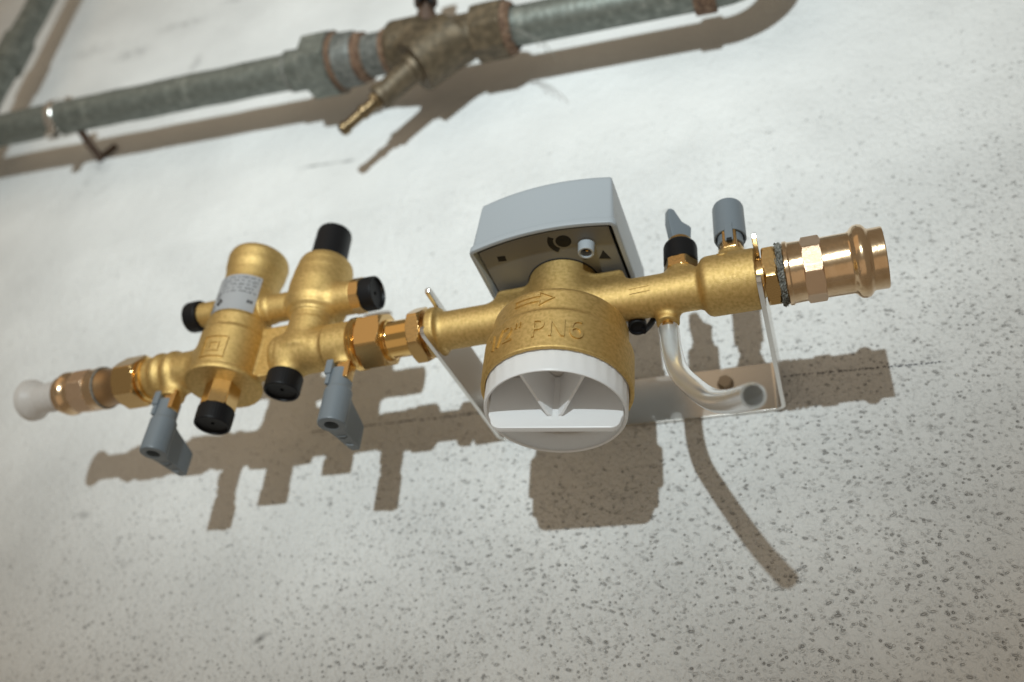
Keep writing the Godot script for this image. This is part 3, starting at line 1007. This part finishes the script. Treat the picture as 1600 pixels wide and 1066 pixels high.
	part("dust_cap", local(s, o), M.black, t, 40.0)
	s = lathe(Soup.new(), ax(Vector3.DOWN, Vector3(83.5, 0, -6)), P([12.0, 0.0, 12.0, 3.2, 17.0, 3.2, 17.4, 2.6, 17.4, 0.0]), 32)
	part("hose_nozzle", local(s, o), M.bright, t, 40.0)

# ---------------------------------------------------------------- grey control box on the neck
func box_plan(k: float) -> PackedVector2Array:      # (x, z), anticlockwise, inset by k
	var p := PackedVector2Array()
	var x0 := -17.6 + k
	var x1 := 66.2 - k
	var z0 := -42.0 + k
	var zf := 39.7 - k
	var r := maxf(0.5, 4.5 - k)
	for i in 5:
		var a := PI / 2 * i / 4.0
		p.append(Vector2(x1 - r + r * cos(a), zf - r + r * sin(a)))
	for i in range(1, 14):
		var f := i / 14.0
		p.append(Vector2(lerpf(x1 - r, x0 + r, f), zf + 4.6 * 4.0 * f * (1.0 - f) - 1.4 * f))
	for c in [[x0 + r, zf - 1.4 - r, PI / 2], [x0 + r, z0 + r, PI], [x1 - r, z0 + r, 1.5 * PI]]:
		for i in 5:
			var a: float = c[2] + PI / 2 * i / 4.0
			p.append(Vector2(c[0] + r * cos(a), c[1] + r * sin(a)))
	return p

func build_box() -> void:
	var o := Vector3(26.0, 21.0, -2.0)
	var t := thing("control_box", "grey plastic control box with a curved front sitting on the neck of the brass valve", "control box", base_at(6.0, o))
	var rings := [[25.5, 4.2], [22.0, 2.9], [20.9, 2.6], [20.5, 2.2], [20.5, 0.9], [20.8, 0.3], [21.6, 0.0], [24.2, 0.1], [24.9, 0.45], [25.3, 1.2], [57.0, 3.0], [59.4, 3.4], [61.0, 4.4], [61.9, 6.2], [62.1, 9.0]]
	var s := Soup.new()
	for i in rings.size() - 1:
		var a := box_plan(rings[i][1])
		var b := box_plan(rings[i + 1][1])
		var ya: float = rings[i][0]
		var yb: float = rings[i + 1][0]
		for k in a.size():
			var l := (k + 1) % a.size()
			s.quad(Vector3(a[k].x, ya, a[k].y), Vector3(b[k].x, yb, b[k].y), Vector3(b[l].x, yb, b[l].y), Vector3(a[l].x, ya, a[l].y))
	var cap := box_plan(9.0)
	var ids := Geometry2D.triangulate_polygon(cap)
	for i in range(0, ids.size(), 3):
		var q := []
		for k in 3: q.append(Vector3(cap[ids[i + k]].x, 62.1, cap[ids[i + k]].y))
		if (q[1] - q[0]).cross(q[2] - q[0]).y > 0.0: s.tri(q[0], q[1], q[2])
		else: s.tri(q[0], q[2], q[1])
	part("cover", local(s, o), M.cover, t, 28.0, "pale grey curved cover")
	var flat := Transform3D(Basis(Vector3(1, 0, 0), Vector3(0, 0, 1), Vector3(0, -1, 0)), Vector3.ZERO)   # (x, z) drawing, height runs down
	s = extrude(Soup.new(), box_plan(4.9), -25.0, -22.6, flat, 0.3)
	var bp := part("base_plate", local(s, o), M.base, t, 30.0)
	var dn := func(pp: PackedVector2Array, h0: float, h1: float) -> Soup: return extrude(Soup.new(), pp, -h1, -h0, flat, 0.0)
	s = lathe(Soup.new(), ax(Vector3.DOWN, Vector3(26, 0, -2)), P([-23.0, 19.9, -23.0, 20.7, -22.3, 20.7, -22.1, 20.3, -22.1, 19.9]), 56)
	part("neck_seal", local(s, o), M.hole, bp)
	var sq := PackedVector2Array()
	for c in [Vector2(-2.6, -1.9), Vector2(2.0, -1.9), Vector2(2.0, 1.9), Vector2(-2.6, 1.9)]: sq.append(Vector2(-1.4, 26.0) + c.rotated(-0.1))
	part("slot", local(dn.call(sq, 22.45, 23.2), o), M.hole, bp)
	var ci := PackedVector2Array()
	for i in 28: ci.append(Vector2(35.3, 30.2) + Vector2.from_angle(TAU * i / 28) * 4.3)
	part("socket", local(dn.call(ci, 22.45, 23.2), o), M.hole, bp)
	var arc := PackedVector2Array()
	for i in 9: arc.append(Vector2(35.3, 30.2) + Vector2.from_angle(PI * 0.80 + PI * 0.5 * i / 8.0) * 8.8)
	for i in range(8, -1, -1): arc.append(Vector2(35.3, 30.2) + Vector2.from_angle(PI * 0.80 + PI * 0.5 * i / 8.0) * 5.6)
	part("slot", local(dn.call(arc, 22.45, 23.2), o), M.hole, bp)
	part("pointer_mark", local(dn.call(PackedVector2Array([Vector2(50.2, 12.6), Vector2(56.6, 11.0), Vector2(54.0, 18.4)]), 22.45, 23.2), o), M.hole, bp)
	var pin := PackedVector2Array()
	for i in 16: pin.append(Vector2(43.4, 15.4) + Vector2.from_angle(TAU * i / 16) * 1.6)
	part("pin_hole", local(dn.call(pin, 22.45, 23.2), o), M.hole, bp)
	s = lathe(Soup.new(), ax(Vector3.DOWN, Vector3(46.6, 0, 24.6)), P([-23.0, 4.7, -16.4, 4.4, -16.0, 4.1, -16.0, 3.3, -16.4, 3.0, -21.0, 2.9]), 36)
	var stub := part("socket_stub", local(s, o), M.cover, bp, 34.0)
	s = lathe(Soup.new(), ax(Vector3.DOWN, Vector3(46.6, 0, 24.6)), P([-20.8, 2.95, -20.6, 0.0]), 24)
	part("socket", local(s, o), M.hole, stub)
	s = lathe(Soup.new(), ax(Vector3.DOWN, Vector3(46.9, 0, 24.2)), P([-20.6, 0.7, -18.0, 0.6, -17.8, 0.0]), 12)
	part("contact_pin", local(s, o), M.bright, stub)

# ---------------------------------------------------------------- pressure reducing valve on the left
const PRV := [-11.0, 21.1, 18.6, 21.1, 20.6, 20.2, 29.6, 20.1, 31.0, 19.2, 56.0, 19.0, 64.0, 18.4, 69.0, 18.5, 78.0, 19.9, 84.5, 20.3, 87.6, 19.6, 89.3, 17.6]
const RLF := [10.0, 14.0, 25.0, 14.0, 26.4, 15.2, 30.0, 17.8, 36.0, 19.4, 48.0, 19.7, 58.0, 18.9, 66.0, 18.0, 69.6, 17.2, 71.4, 15.6, 72.0, 12.0]
var prv_t := PackedFloat32Array()
var rlf_t := PackedFloat32Array()
func field_reducer(p: Vector3) -> float:
	var yy := 1.5
	var run := rod_x(p, -251.0, -190.0, yy, 0.0, 13.2, 0.6)
	run = smin(run, rod_x(p, -243.6, -238.2, yy, 0.0, 14.9, 2.2), 2.5)
	run = smin(run, rod_x(p, -233.6, -228.4, yy, 0.0, 14.9, 2.2), 2.5)
	run = smin(run, rod_y(p, -18.0, -6.0, -229.0, 0.0, 7.4, 0.8), 4.0)
	var d := turned(p, -193.0, 0.0, prv_t)
	d = minf(d, rod_y(p, -15.5, -11.0, -191.6, 0.0, 23.8, 1.2))
	d = smin(d, run, 5.0)
	d = smin(d, rod_x(p, -227.0, -205.0, 48.0, 0.0, 8.4, 0.6), 4.0)
	var r := rod_x(p, -158.0, -121.5, yy, 0.0, 12.9, 5.0)
	r = smin(r, rod_x(p, -150.0, -119.0, yy, 0.0, 12.9, 0.8), 2.0)
	r = smin(r, rod_x(p, -119.5, -100.5, yy, 0.0, 14.2, 1.2), 1.5)
	r = smin(r, rod_y(p, -14.0, 0.0, -147.0, 0.0, 8.8, 0.8), 6.0)
	r = smin(r, rod_y(p, -15.0, -6.0, -107.0, 0.0, 7.2, 0.8), 4.0)
	r = smin(r, rod_y(p, 0.0, 20.0, -137.0, 0.0, 13.9, 0.5), 4.0)
	r = smin(r, turned(p, -137.0, 0.0, rlf_t), 1.2)
	r = smin(r, rod_x(p, -137.0, -108.0, 37.5, 2.0, 10.6, 0.8), 3.5)
	d = minf(d, r)
	d = smin(d, slab(p, Vector3(-163.5, 8.0, -3.0), Vector3(11.0, 19.0, 3.2), 1.2), 2.0)
	d = smin(d, rod_x(p, -185.0, -145.0, 42.0, 0.0, 9.2, 0.5), 2.0)
	d = smin(d, rod_x(p, -174.5, -170.0, 42.0, 0.0, 10.0, 1.0), 1.0)
	return d

func build_reducer() -> void:
	prv_t = PackedFloat32Array(PRV); rlf_t = PackedFloat32Array(RLF)
	var o := Vector3(-195.0, -13.5, 0.0)
	var t := thing("pressure_reducing_valve", "brass pressure reducing valve with silver sticker, black caps and two grey lever handles", "valve", base_at(3.0, o))
	var body := part("valve_body", local(nets(field_reducer, Vector3(-256, -24, -28), Vector3(-97, 112, 28), 1.25, 4.5), o), M.brass, t)
	# sticker: a patch of the cylinder
	var s := Soup.new()
	var sk := Soup.new()
	for i in 24:
		for j in 6:
			var q := []
			for c in [[i, j], [i + 1, j], [i + 1, j + 1], [i, j + 1]]:
				var a := deg_to_rad(lerpf(-38.0, 58.0, c[0] / 24.0))
				var y: float = lerpf(30.2, 58.6, c[1] / 6.0)
				sk.uv.append(Vector2.ZERO)
				q.append([Vector3(-193.0 + 19.55 * sin(a), y + 1.6, 19.55 * cos(a)), Vector2(c[0] / 24.0, 1.0 - c[1] / 6.0)])
			for k in [0, 1, 2, 0, 2, 3]:
				s.v.append(q[k][0]); s.uv.append(q[k][1])
	part("sticker", local(s, o), M.label, body, 40.0, "silver sticker with small print")
	s = stroke(Soup.new(), [Vector2(-7.4, -7.2), Vector2(7.4, -7.2), Vector2(7.4, 7.6), Vector2(-7.4, 7.6)], 1.2, -0.3, 0.9, true)
	stroke(s, [Vector2(-2.8, -2.8), Vector2(2.8, -2.8), Vector2(2.8, 3.0), Vector2(-2.8, 3.0)], 1.6, -0.3, 0.6, true)
	bend(s, -193.0, 0.0, 21.2, 10.0, 1.5)
	part("embossed_square", local(s, o), M.brass, body, 20.0)
	s = stroke(Soup.new(), [Vector2(-4, 0), Vector2(0, -1.8), Vector2(4, 0)], 0.7, -0.3, 0.5)
	part("casting_mark", local(Soup.new().put(s, Transform3D(Basis(Vector3(1, 0, 0), Vector3(0, 0.9, 0.44), Vector3(0, -0.44, 0.9)), Vector3(-132, 1.5 + 2.0, 12.6))), o), M.brass, body, 20.0)
	# bottom plug of the reducer
	s = nut(Soup.new(), ax(Vector3.DOWN, Vector3(-191, 0, 0)), 14.5, 31.5, 10.9, 6, 32.0, 1.4)
	part("hex_plug", local(s, o), M.bright, t, 22.0)
	black_cap(t, o, ax(Vector3.DOWN, Vector3(-191, -31.0, 0)), 11.0, 12.0)
	black_cap(t, o, ax(Vector3.DOWN, Vector3(-147, -13.4, 0)), 10.8, 12.5)
	black_cap(t, o, ax(Vector3.LEFT, Vector3(-226.6, 48.0, 0)), 10.4, 10.0)
	s = nut(Soup.new(), ax(Vector3.RIGHT, Vector3(0, 37.5, 2)), -108.4, -101.6, 11.4, 8, 10.0, 1.0)
	part("hex_plug", local(s, o), M.bright, t, 22.0)
	black_cap(t, o, ax(Vector3.RIGHT, Vector3(-102.0, 37.5, 2.0)), 10.6, 9.2)
	s = lathe(Soup.new(), ax(Vector3.UP, Vector3(-137, 0, 0)), P([70.0, 0.0, 70.0, 12.6, 72.0, 12.6, 72.8, 12.0, 97.6, 11.6, 99.2, 11.1, 100.0, 10.0, 100.0, 0.0]), 56)
	part("adjusting_cap", local(s, o), M.black, t, 40.0, "tall smooth black cap")
	# drains with their lever handles
	for k in 2:
		var x := -229.0 if k == 0 else -107.0
		var y0 := -17.2 if k == 0 else -14.4
		s = lathe(Soup.new(), ax(Vector3.DOWN, Vector3(x, y0, 0)), P([-3.0, 6.4, 0.6, 6.2, 1.2, 5.4, 9.0, 5.2, 9.0, 0.0]), 32)
		box(s, Vector3(x + 0.5, y0 - 11.0, -2.0), Vector3(x + 7.0, y0 + 2.5, 5.4), 0.8)
		part("spindle", local(s, o), M.bright, t, 24.0)
		var turn := Transform3D(Basis(Vector3(1, 0, 0), Vector3(0, -1, 0), Vector3(0, 0, 1)), Vector3(x, y0 - 4.5, 0))
		handle(t, o, turn)
	# left union: polished ring, nut
	s = lathe(Soup.new(), ax(Vector3.RIGHT, Vector3(0, 1, 0)), P([-254.4, 13.2, -253.6, 14.2, -252.6, 14.4, -251.9, 13.6, -251.2, 14.3, -250.4, 14.0, -250.0, 12.0]), 56)
	part("thread_ring", local(s, o), M.polish, t, 50.0)
	s = nut(Soup.new(), ax(Vector3.LEFT, Vector3(0, 0.5, 0)), 254.0, 271.0, 17.2, 6, 28.0, 3.2)
	part("union_nut", local(s, o), M.bright, t, 22.0)
	# right union to the big valve
	s = lathe(Soup.new(), ax(Vector3.RIGHT, Vector3(0, 1, 0)), P([-102.4, 12.0, -101.8, 15.2, -100.6, 16.0, -99.6, 15.0, -98.6, 16.1, -97.6, 15.0, -96.6, 15.9, -95.8, 15.0, -95.0, 12.0]), 64)
	part("thread_ring", local(s, o), M.polish, t, 50.0)
	s = nut(Soup.new(), ax(Vector3.RIGHT, Vector3(0, 0.6, 0)), -95.6, -79.2, 17.4, 6, 52.0, 2.4)
	part("union_nut", local(s, o), M.bright, t, 22.0)
	s = lathe(Soup.new(), ax(Vector3.RIGHT), P([-79.6, 12.2, -77.6, 12.2, -77.2, 11.4, -76.4, 11.0, -62.0, 11.0]), 56)
	part("tailpiece", local(s, o), M.polish, t, 30.0)
	s = nut(Soup.new(), ax(Vector3.RIGHT), -62.4, -54.0, 17.0, 6, 40.0, 2.0)
	part("lock_nut", local(s, o), M.bright, t, 22.0)

# ---------------------------------------------------------------- fittings at both ends
func build_press_fitting() -> void:
	var o := Vector3(142.0, 0.0, 0.0)
	var t := thing("press_fitting", "shiny copper-coloured press fitting with an octagonal band and round bead at the right end", "pipe fitting", base_at(6.0, o))
	var x := ax(Vector3.RIGHT)
	var s := lathe(Soup.new(), x, P([145.2, 0.0, 145.2, 15.6, 145.9, 16.4, 147.4, 16.4, 148.2, 15.7, 153.0, 15.5, 154.6, 15.5]), 80)
	lathe(s, x, P([163.6, 15.3, 176.4, 15.4, 177.4, 15.9, 178.4, 17.2, 179.8, 18.2, 181.8, 18.5, 183.6, 18.1, 184.8, 17.0, 185.6, 15.8, 186.6, 15.4, 192.2, 15.5, 192.8, 15.2, 192.8, 13.8, 186.0, 13.5, 160.0, 13.4, 160.0, 0.0]), 80)
	part("sleeve", local(s, o), M.copper, t, 36.0)
	s = nut(Soup.new(), x, 154.4, 163.8, 17.0, 8, 0.0, 0.7)
	part("octagon_band", local(s, o), M.stamped, t, 22.0)
	s = letters("DN", 3.4, -0.1, 0.25)
	var rough := func(a: float, h: float, r: float) -> float: return r + 0.7 * sin(a * 23.0 + h * 5.0) * sin(a * 7.0 + 1.0) + 0.35 * sin(a * 57.0 + h * 9.0) if r > 5.0 else r
	s = lathe(Soup.new(), x, P([141.9, 0.0, 141.9, 14.4, 142.5, 15.2, 143.6, 15.5, 144.7, 15.3, 145.3, 14.8]), 120, rough)
	for k in 46:
		var a := rng.randf() * TAU
		var x0 := rng.randf_range(142.0, 144.0)
		var pth := []
		for q in 4:
			var aa := a + q * rng.randf_range(0.05, 0.16)
			var rr := 15.6 + rng.randf_range(0.0, 1.2)
			pth.append(Vector3(x0 + rng.randf_range(-0.8, 0.9), rr * cos(aa), -rr * sin(aa)))
		tube(s, spline(pth, 3), [0.22], 5, false)
	part("hemp_packing", local(s, o), M.hemp, t, 60.0)

func build_left_coupling() -> void:
	var o := Vector3(-271.0, 0.0, 0.0)
	var t := thing("copper_coupling", "copper coupling with a dull bronze neck at the left end of the brass pipework", "pipe fitting", base_at(3.0, o))
	var x := ax(Vector3.LEFT)
	var s := lathe(Soup.new(), x, P([270.5, 14.2, 273.0, 13.6, 277.0, 12.0, 282.0, 12.0, 286.0, 13.0, 288.0, 13.2, 288.0, 0.0]), 56)
	part("neck", local(s, o), M.dull, t, 40.0)
	s = lathe(Soup.new(), x, P([288.0, 0.0, 288.0, 13.6, 288.6, 14.2, 290.0, 14.2, 290.8, 13.8, 296.4, 13.6]), 64)
	lathe(s, x, P([308.6, 12.8, 313.4, 12.8, 314.4, 13.6, 316.0, 14.6, 318.0, 14.6, 319.4, 13.8, 320.2, 12.8, 323.0, 12.7, 323.4, 12.3, 323.4, 0.0]), 64)
	part("sleeve", local(s, o), M.copper, t, 36.0)
	s = nut(Soup.new(), x, 296.0, 309.0, 14.7, 8, 10.0, 1.6)
	part("octagon_band", local(s, o), M.stamped, t, 22.0)
	s = lathe(Soup.new(), x, P([287.2, 13.3, 287.4, 14.0, 288.3, 14.0, 288.5, 13.2]), 56)
	part("dark_ring", local(s, o), M.hemp, t)
	var o2 := Vector3(-322.0, 0.0, 0.0)
	var t2 := thing("pipe_plug", "translucent white plastic plug pushed into the copper coupling at the far left", "plug", base_at(3.0, o2))
	s = lathe(Soup.new(), x, P([318.0, 9.8, 341.5, 9.9, 343.0, 10.2, 345.6, 11.4, 347.6, 13.2, 349.0, 14.0, 352.0, 14.2, 353.2, 13.6, 353.8, 12.0, 354.0, 0.0]), 56)
	part("plug_body", local(s, o2), M.milk2, t2, 40.0)
	for k in 2:
		s = lathe(Soup.new(), x, P([326.0 + k * 7.0, 9.8, 326.4 + k * 7.0, 10.2, 327.4 + k * 7.0, 10.2, 327.8 + k * 7.0, 9.8]), 48)
		part("rib", local(s, o2), M.milk2, t2, 40.0)

func build_hose() -> void:
	var o := Vector3(-66.0, 276.0, 104.0)
	var t := thing("drain_hose", "short clear plastic drain hose curving down from under the brass arm", "hose", Transform3D(Basis.IDENTITY, o))
	var path := spline([Vector3(-66.5, 277.0, 104.0), Vector3(-66.0, 262.0, 101.0), Vector3(-62.6, 246.0, 104.0), Vector3(-54.6, 230.0, 114.0), Vector3(-44.0, 212.0, 130.5), Vector3(-33.0, 196.0, 155.0), Vector3(-22.0, 183.2, 180.0)], 9)
	var s := tube(Soup.new(), path, [5.3], 28, false)
	tube(s, path, [4.2], 28, false, true)
	for e in [0, path.size() - 1]:
		pass
	# annular ends
	for e in 2:
		var i := 0 if e == 0 else path.size() - 1
		var d := (path[1] - path[0]).normalized() if e == 0 else (path[i] - path[i - 1]).normalized()
		lathe(s, ax(d, path[i]), P([0.0, 5.3, 0.0, 4.2] if e == 1 else [0.0, 4.2, 0.0, 5.3]), 28)
	part("hose_wall", local(s, o), M.hose, t, 60.0)

# ---------------------------------------------------------------- old pipework above
func pipe_frame() -> Transform3D:    # x along the upper pipe from left to right
	var p0 := Vector3(-735.6, 666.6, 56.0)
	var d := (Vector3(-137.8, 624.4, 52.5) - p0).normalized()
	var z := d.cross(Vector3.UP).normalized()
	return Transform3D(Basis(d, z.cross(d), z), p0)

func build_pipework() -> void:
	var f := pipe_frame()
	var x := ax(Vector3.RIGHT)
	var at := func(v: float) -> Transform3D: return f * Transform3D(Basis.IDENTITY, Vector3(v, 0, 0))
	var bump := func(a: float, h: float, r: float) -> float: return r + 0.25 * sin(a * 3.0 + h * 0.07) + 0.2 * sin(a * 5.0 - h * 0.13)
	# left run, up to the union
	var t := thing("steel_pipe", "long grey galvanised pipe running left from the old tap through the wall clip", "pipe", at.call(334.0), "old galvanised pipes")
	var pr := []
	for i in 41: pr.append(Vector2(-480.0 + i * 12.0, 15.9))
	var s := lathe(Soup.new(), x, pr, 40, bump)
	part("pipe_wall", s, M.zinc, t, 60.0)
	s = lathe(Soup.new(), x, P([-2.0, 16.0, -1.5, 18.4, 1.0, 18.6, 1.8, 16.4]), 48, bump)
	part("thread_end", s, M.hemp, t, 40.0)
	# union
	t = thing("pipe_union", "grey galvanised union with a big hexagon nut between pipe and old tap", "pipe fitting", at.call(338.0))
	s = lathe(Soup.new(), x, P([-3.0, 16.0, -2.6, 18.2, 18.0, 18.6, 21.0, 19.6]), 48, bump)
	part("union_collar", s, M.zinc, t, 40.0)
	s = nut(Soup.new(), x, 18.0, 43.0, 29.5, 8, 14.0, 4.0)
	part("union_nut", s, M.zinc, t, 22.0)
	s = lathe(Soup.new(), x, P([42.6, 25.0, 43.4, 25.6, 46.0, 25.4, 48.0, 23.0, 48.4, 20.0]), 48, bump)
	part("rusty_face", s, M.rust, t, 40.0)
	s = lathe(Soup.new(), x, P([45.0, 21.0, 48.0, 24.0, 62.0, 23.4, 65.0, 22.0, 66.0, 19.0]), 48, bump)
	part("union_tail", s, M.pale, t, 40.0)
	s = lathe(Soup.new(), x, P([63.0, 19.6, 64.0, 21.4, 72.0, 21.0, 74.0, 18.0]), 48, bump)
	part("rust_band", s, M.rust, t, 40.0)
	s = lathe(Soup.new(), x, P([70.0, 18.2, 98.0, 18.6]), 48, bump)
	part("nipple", s, M.pale, t, 40.0)
	# old stop valve: slanted body, hexagon end, drain spout, cut-off stem
	t = thing("stop_tap", "tarnished old brass stop tap with a drain spout pointing down left", "tap", at.call(432.0))
	pipe_tap_shape = f * Transform3D(Basis.IDENTITY, Vector3(432.0, 0, 0))
	s = nets(field_tap, Vector3(-8, -60, -28), Vector3(118, 40, 36), 2.0, 5.0)
	part("tap_body", s, M.tarnish, t)
	s = nut(Soup.new(), x, 82.0, 109.0, 25.0, 8, 10.0, 3.0)
	part("hex_end", s, M.tarnish, t, 22.0)
	s = lathe(Soup.new(), x, P([108.0, 20.0, 108.6, 22.0, 113.0, 21.4, 116.0, 18.0]), 48, bump)
	part("rust_band", s, M.rust, t, 40.0)
	s = lathe(Soup.new(), x, P([-3.0, 18.8, -1.0, 20.0, 2.0, 20.0, 3.0, 18.0]), 48, bump)
	part("rust_band", s, M.rust, t, 40.0)
	var inv := pipe_tap_shape.affine_inverse()
	var tip := inv * Vector3(-336.1, 546.2, 54.7)
	var knee := inv * Vector3(-304.0, 573.5, 56.8)
	var root := Vector3(38.0, -25.0, 3.6)
	var dd := (tip - root).normalized()
	var L := (knee - root).length()
	var L2 := (tip - root).length()
	s = lathe(Soup.new(), ax(dd, root), P([0.0, 14.0, 14.0, 13.0, 15.0, 10.8, L - 6.0, 10.2, L - 5.0, 11.4, L, 11.0, L + 1.0, 7.0, L + 1.0, 0.0]), 32)
	var sp := part("drain_spout", s, M.tarnish, t, 34.0)
	s = nut(Soup.new(), ax(dd, root), L - 1.0, L + 6.0, 7.8, 6, 20.0, 1.2)
	lathe(s, ax(dd, root), P([L + 5.0, 5.2, L + 14.0, 5.0, L + 15.0, 6.2, L + 19.0, 6.0, L + 20.0, 4.8, L2 - 8.0, 4.6, L2 - 7.0, 5.8, L2 - 2.0, 5.4, L2, 3.6, L2, 0.0]), 32)
	part("spout_tip", s, M.tarnish_bright, sp, 34.0)
	s = lathe(Soup.new(), ax(Vector3(-0.05, 0.9, 0.42), Vector3(36.0, 16.0, 8.0)), P([0.0, 9.0, 10.0, 8.4, 11.0, 7.4, 17.0, 7.2, 18.0, 10.0, 26.0, 10.2, 27.0, 8.0, 90.0, 7.4, 90.0, 0.0]), 32)
	part("stem", s, M.dark_rust, t, 34.0)
	s = Soup.new()
	tube(s, spline([Vector3(34, 24, 26), Vector3(40, 30, 30), Vector3(46, 22, 24)], 6), [2.6], 10)
	part("stem_clip", s, M.black, t, 60.0)
	for k in 4:     # stray fibres of hemp at the joint
		s = Soup.new()
		var b0 := Vector3(112.0 + k, -16.0 - k, 10.0 - k * 3.0)
		tube(s, spline([b0, b0 + Vector3(9.0 + k * 2.0, -5.0 + k, 3.0), b0 + Vector3(20.0 + k * 4.0, -13.0 - k * 2.0, 4.0 + k), b0 + Vector3(26.0 + k * 5.0, -24.0 - k * 3.0, 2.0)], 5), [0.3], 5)
		part("hemp_fibre", s, M.hemp, t, 60.0)
	# right run with its elbow going up
	t = thing("steel_pipe", "grey galvanised pipe right of the old tap, bending upward out of view", "pipe", at.call(543.0), "old galvanised pipes")
	var pth := [Vector3(0, 0, 0), Vector3(60, 0, 0), Vector3(120, 0, 0), Vector3(168, 0, 0)]
	for i in 7:
		var a := PI / 2 * (i + 1) / 7.0
		pth.append(Vector3(168 + 46.0 * sin(a), 46.0 - 46.0 * cos(a), 0))
	pth.append(Vector3(214, 120, 0)); pth.append(Vector3(214, 420, 0))
	s = tube(Soup.new(), spline(pth, 5), [16.2], 36, true)
	part("pipe_wall", s, M.zinc, t, 60.0)
	s = lathe(Soup.new(), x, P([150.0, 16.0, 150.6, 19.4, 166.0, 19.6, 167.0, 16.6]), 40)
	part("elbow_collar", s, M.rust, t, 40.0)
	# wall clip
	t = thing("pipe_clip", "small steel clip with a rusty stud holding the left pipe off the wall", "pipe clip", at.call(63.6))
	s = lathe(Soup.new(), x, P([-5.0, 16.2, -5.0, 18.2, -4.4, 18.6, 4.4, 18.6, 5.0, 18.2, 5.0, 16.2]), 48)
	box(s, Vector3(-5.0, 17.6, -4.0), Vector3(5.0, 27.0, -1.0), 0.5)
	box(s, Vector3(-5.0, 17.6, 1.0), Vector3(5.0, 27.0, 4.0), 0.5)
	box(s, Vector3(-5.0, -27.0, -4.0), Vector3(5.0, -17.6, -1.0), 0.5)
	box(s, Vector3(-5.0, -27.0, 1.0), Vector3(5.0, -17.6, 4.0), 0.5)
	part("clip_band", s, M.steel, t, 30.0)
	var fi := (f * Transform3D(Basis.IDENTITY, Vector3(63.6, 0, 0))).affine_inverse()
	s = Soup.new()
	tube(s, PackedVector3Array([fi * Vector3(-652.0, 650.0, 46.0), fi * Vector3(-659.0, 652.0, 24.0), fi * Vector3(-666.0, 656.0, 0.5)]), [4.0], 14)
	tube(s, PackedVector3Array([fi * Vector3(-666.0, 656.0, 2.5), fi * Vector3(-650.0, 670.0, 3.0)]), [2.8], 12)
	part("stud", s, M.dark_rust, t, 34.0)
	# upright pipe at the far left with a coupling
	t = thing("steel_pipe", "grey upright galvanised pipe at the upper left corner", "pipe", Transform3D(Basis.IDENTITY, Vector3(-809.0, 640.0, 50.0)), "old galvanised pipes")
	pr = []
	for i in 41: pr.append(Vector2(-10.0 + i * 18.0, 13.6))
	s = lathe(Soup.new(), ax(Vector3.UP), pr, 40, bump)
	part("pipe_wall", s, M.zinc, t, 60.0)
	s = lathe(Soup.new(), ax(Vector3.UP), P([150.0, 13.0, 151.0, 16.6, 196.0, 17.0, 198.0, 14.0]), 40, bump)
	part("coupling", s, M.zinc, t, 40.0)

var pipe_tap_shape := Transform3D.IDENTITY
func field_tap(p: Vector3) -> float:
	var d := rod_x(p, 0.0, 86.0, 0.0, 0.0, 18.5, 2.0)
	d = smin(d, rod_x(p, 2.0, 36.0, 2.0, 0.0, 23.5, 6.0), 4.0)
	# slanted bonnet seat
	var ax_ := Vector3(-0.70, -0.70, 0.06).normalized()
	var c := Vector3(32.0, -31.0, 3.6) - ax_ * 21.0
	var q := p - c
	var h := q.dot(ax_)
	var r := (q - ax_ * h).length()
	var a := r - 22.0
	var b := absf(h) - 21.0
	d = smin(d, minf(maxf(a, b), 0.0) + sqrt(maxf(a, 0.0) ** 2 + maxf(b, 0.0) ** 2) - 1.0, 8.0)
	return d
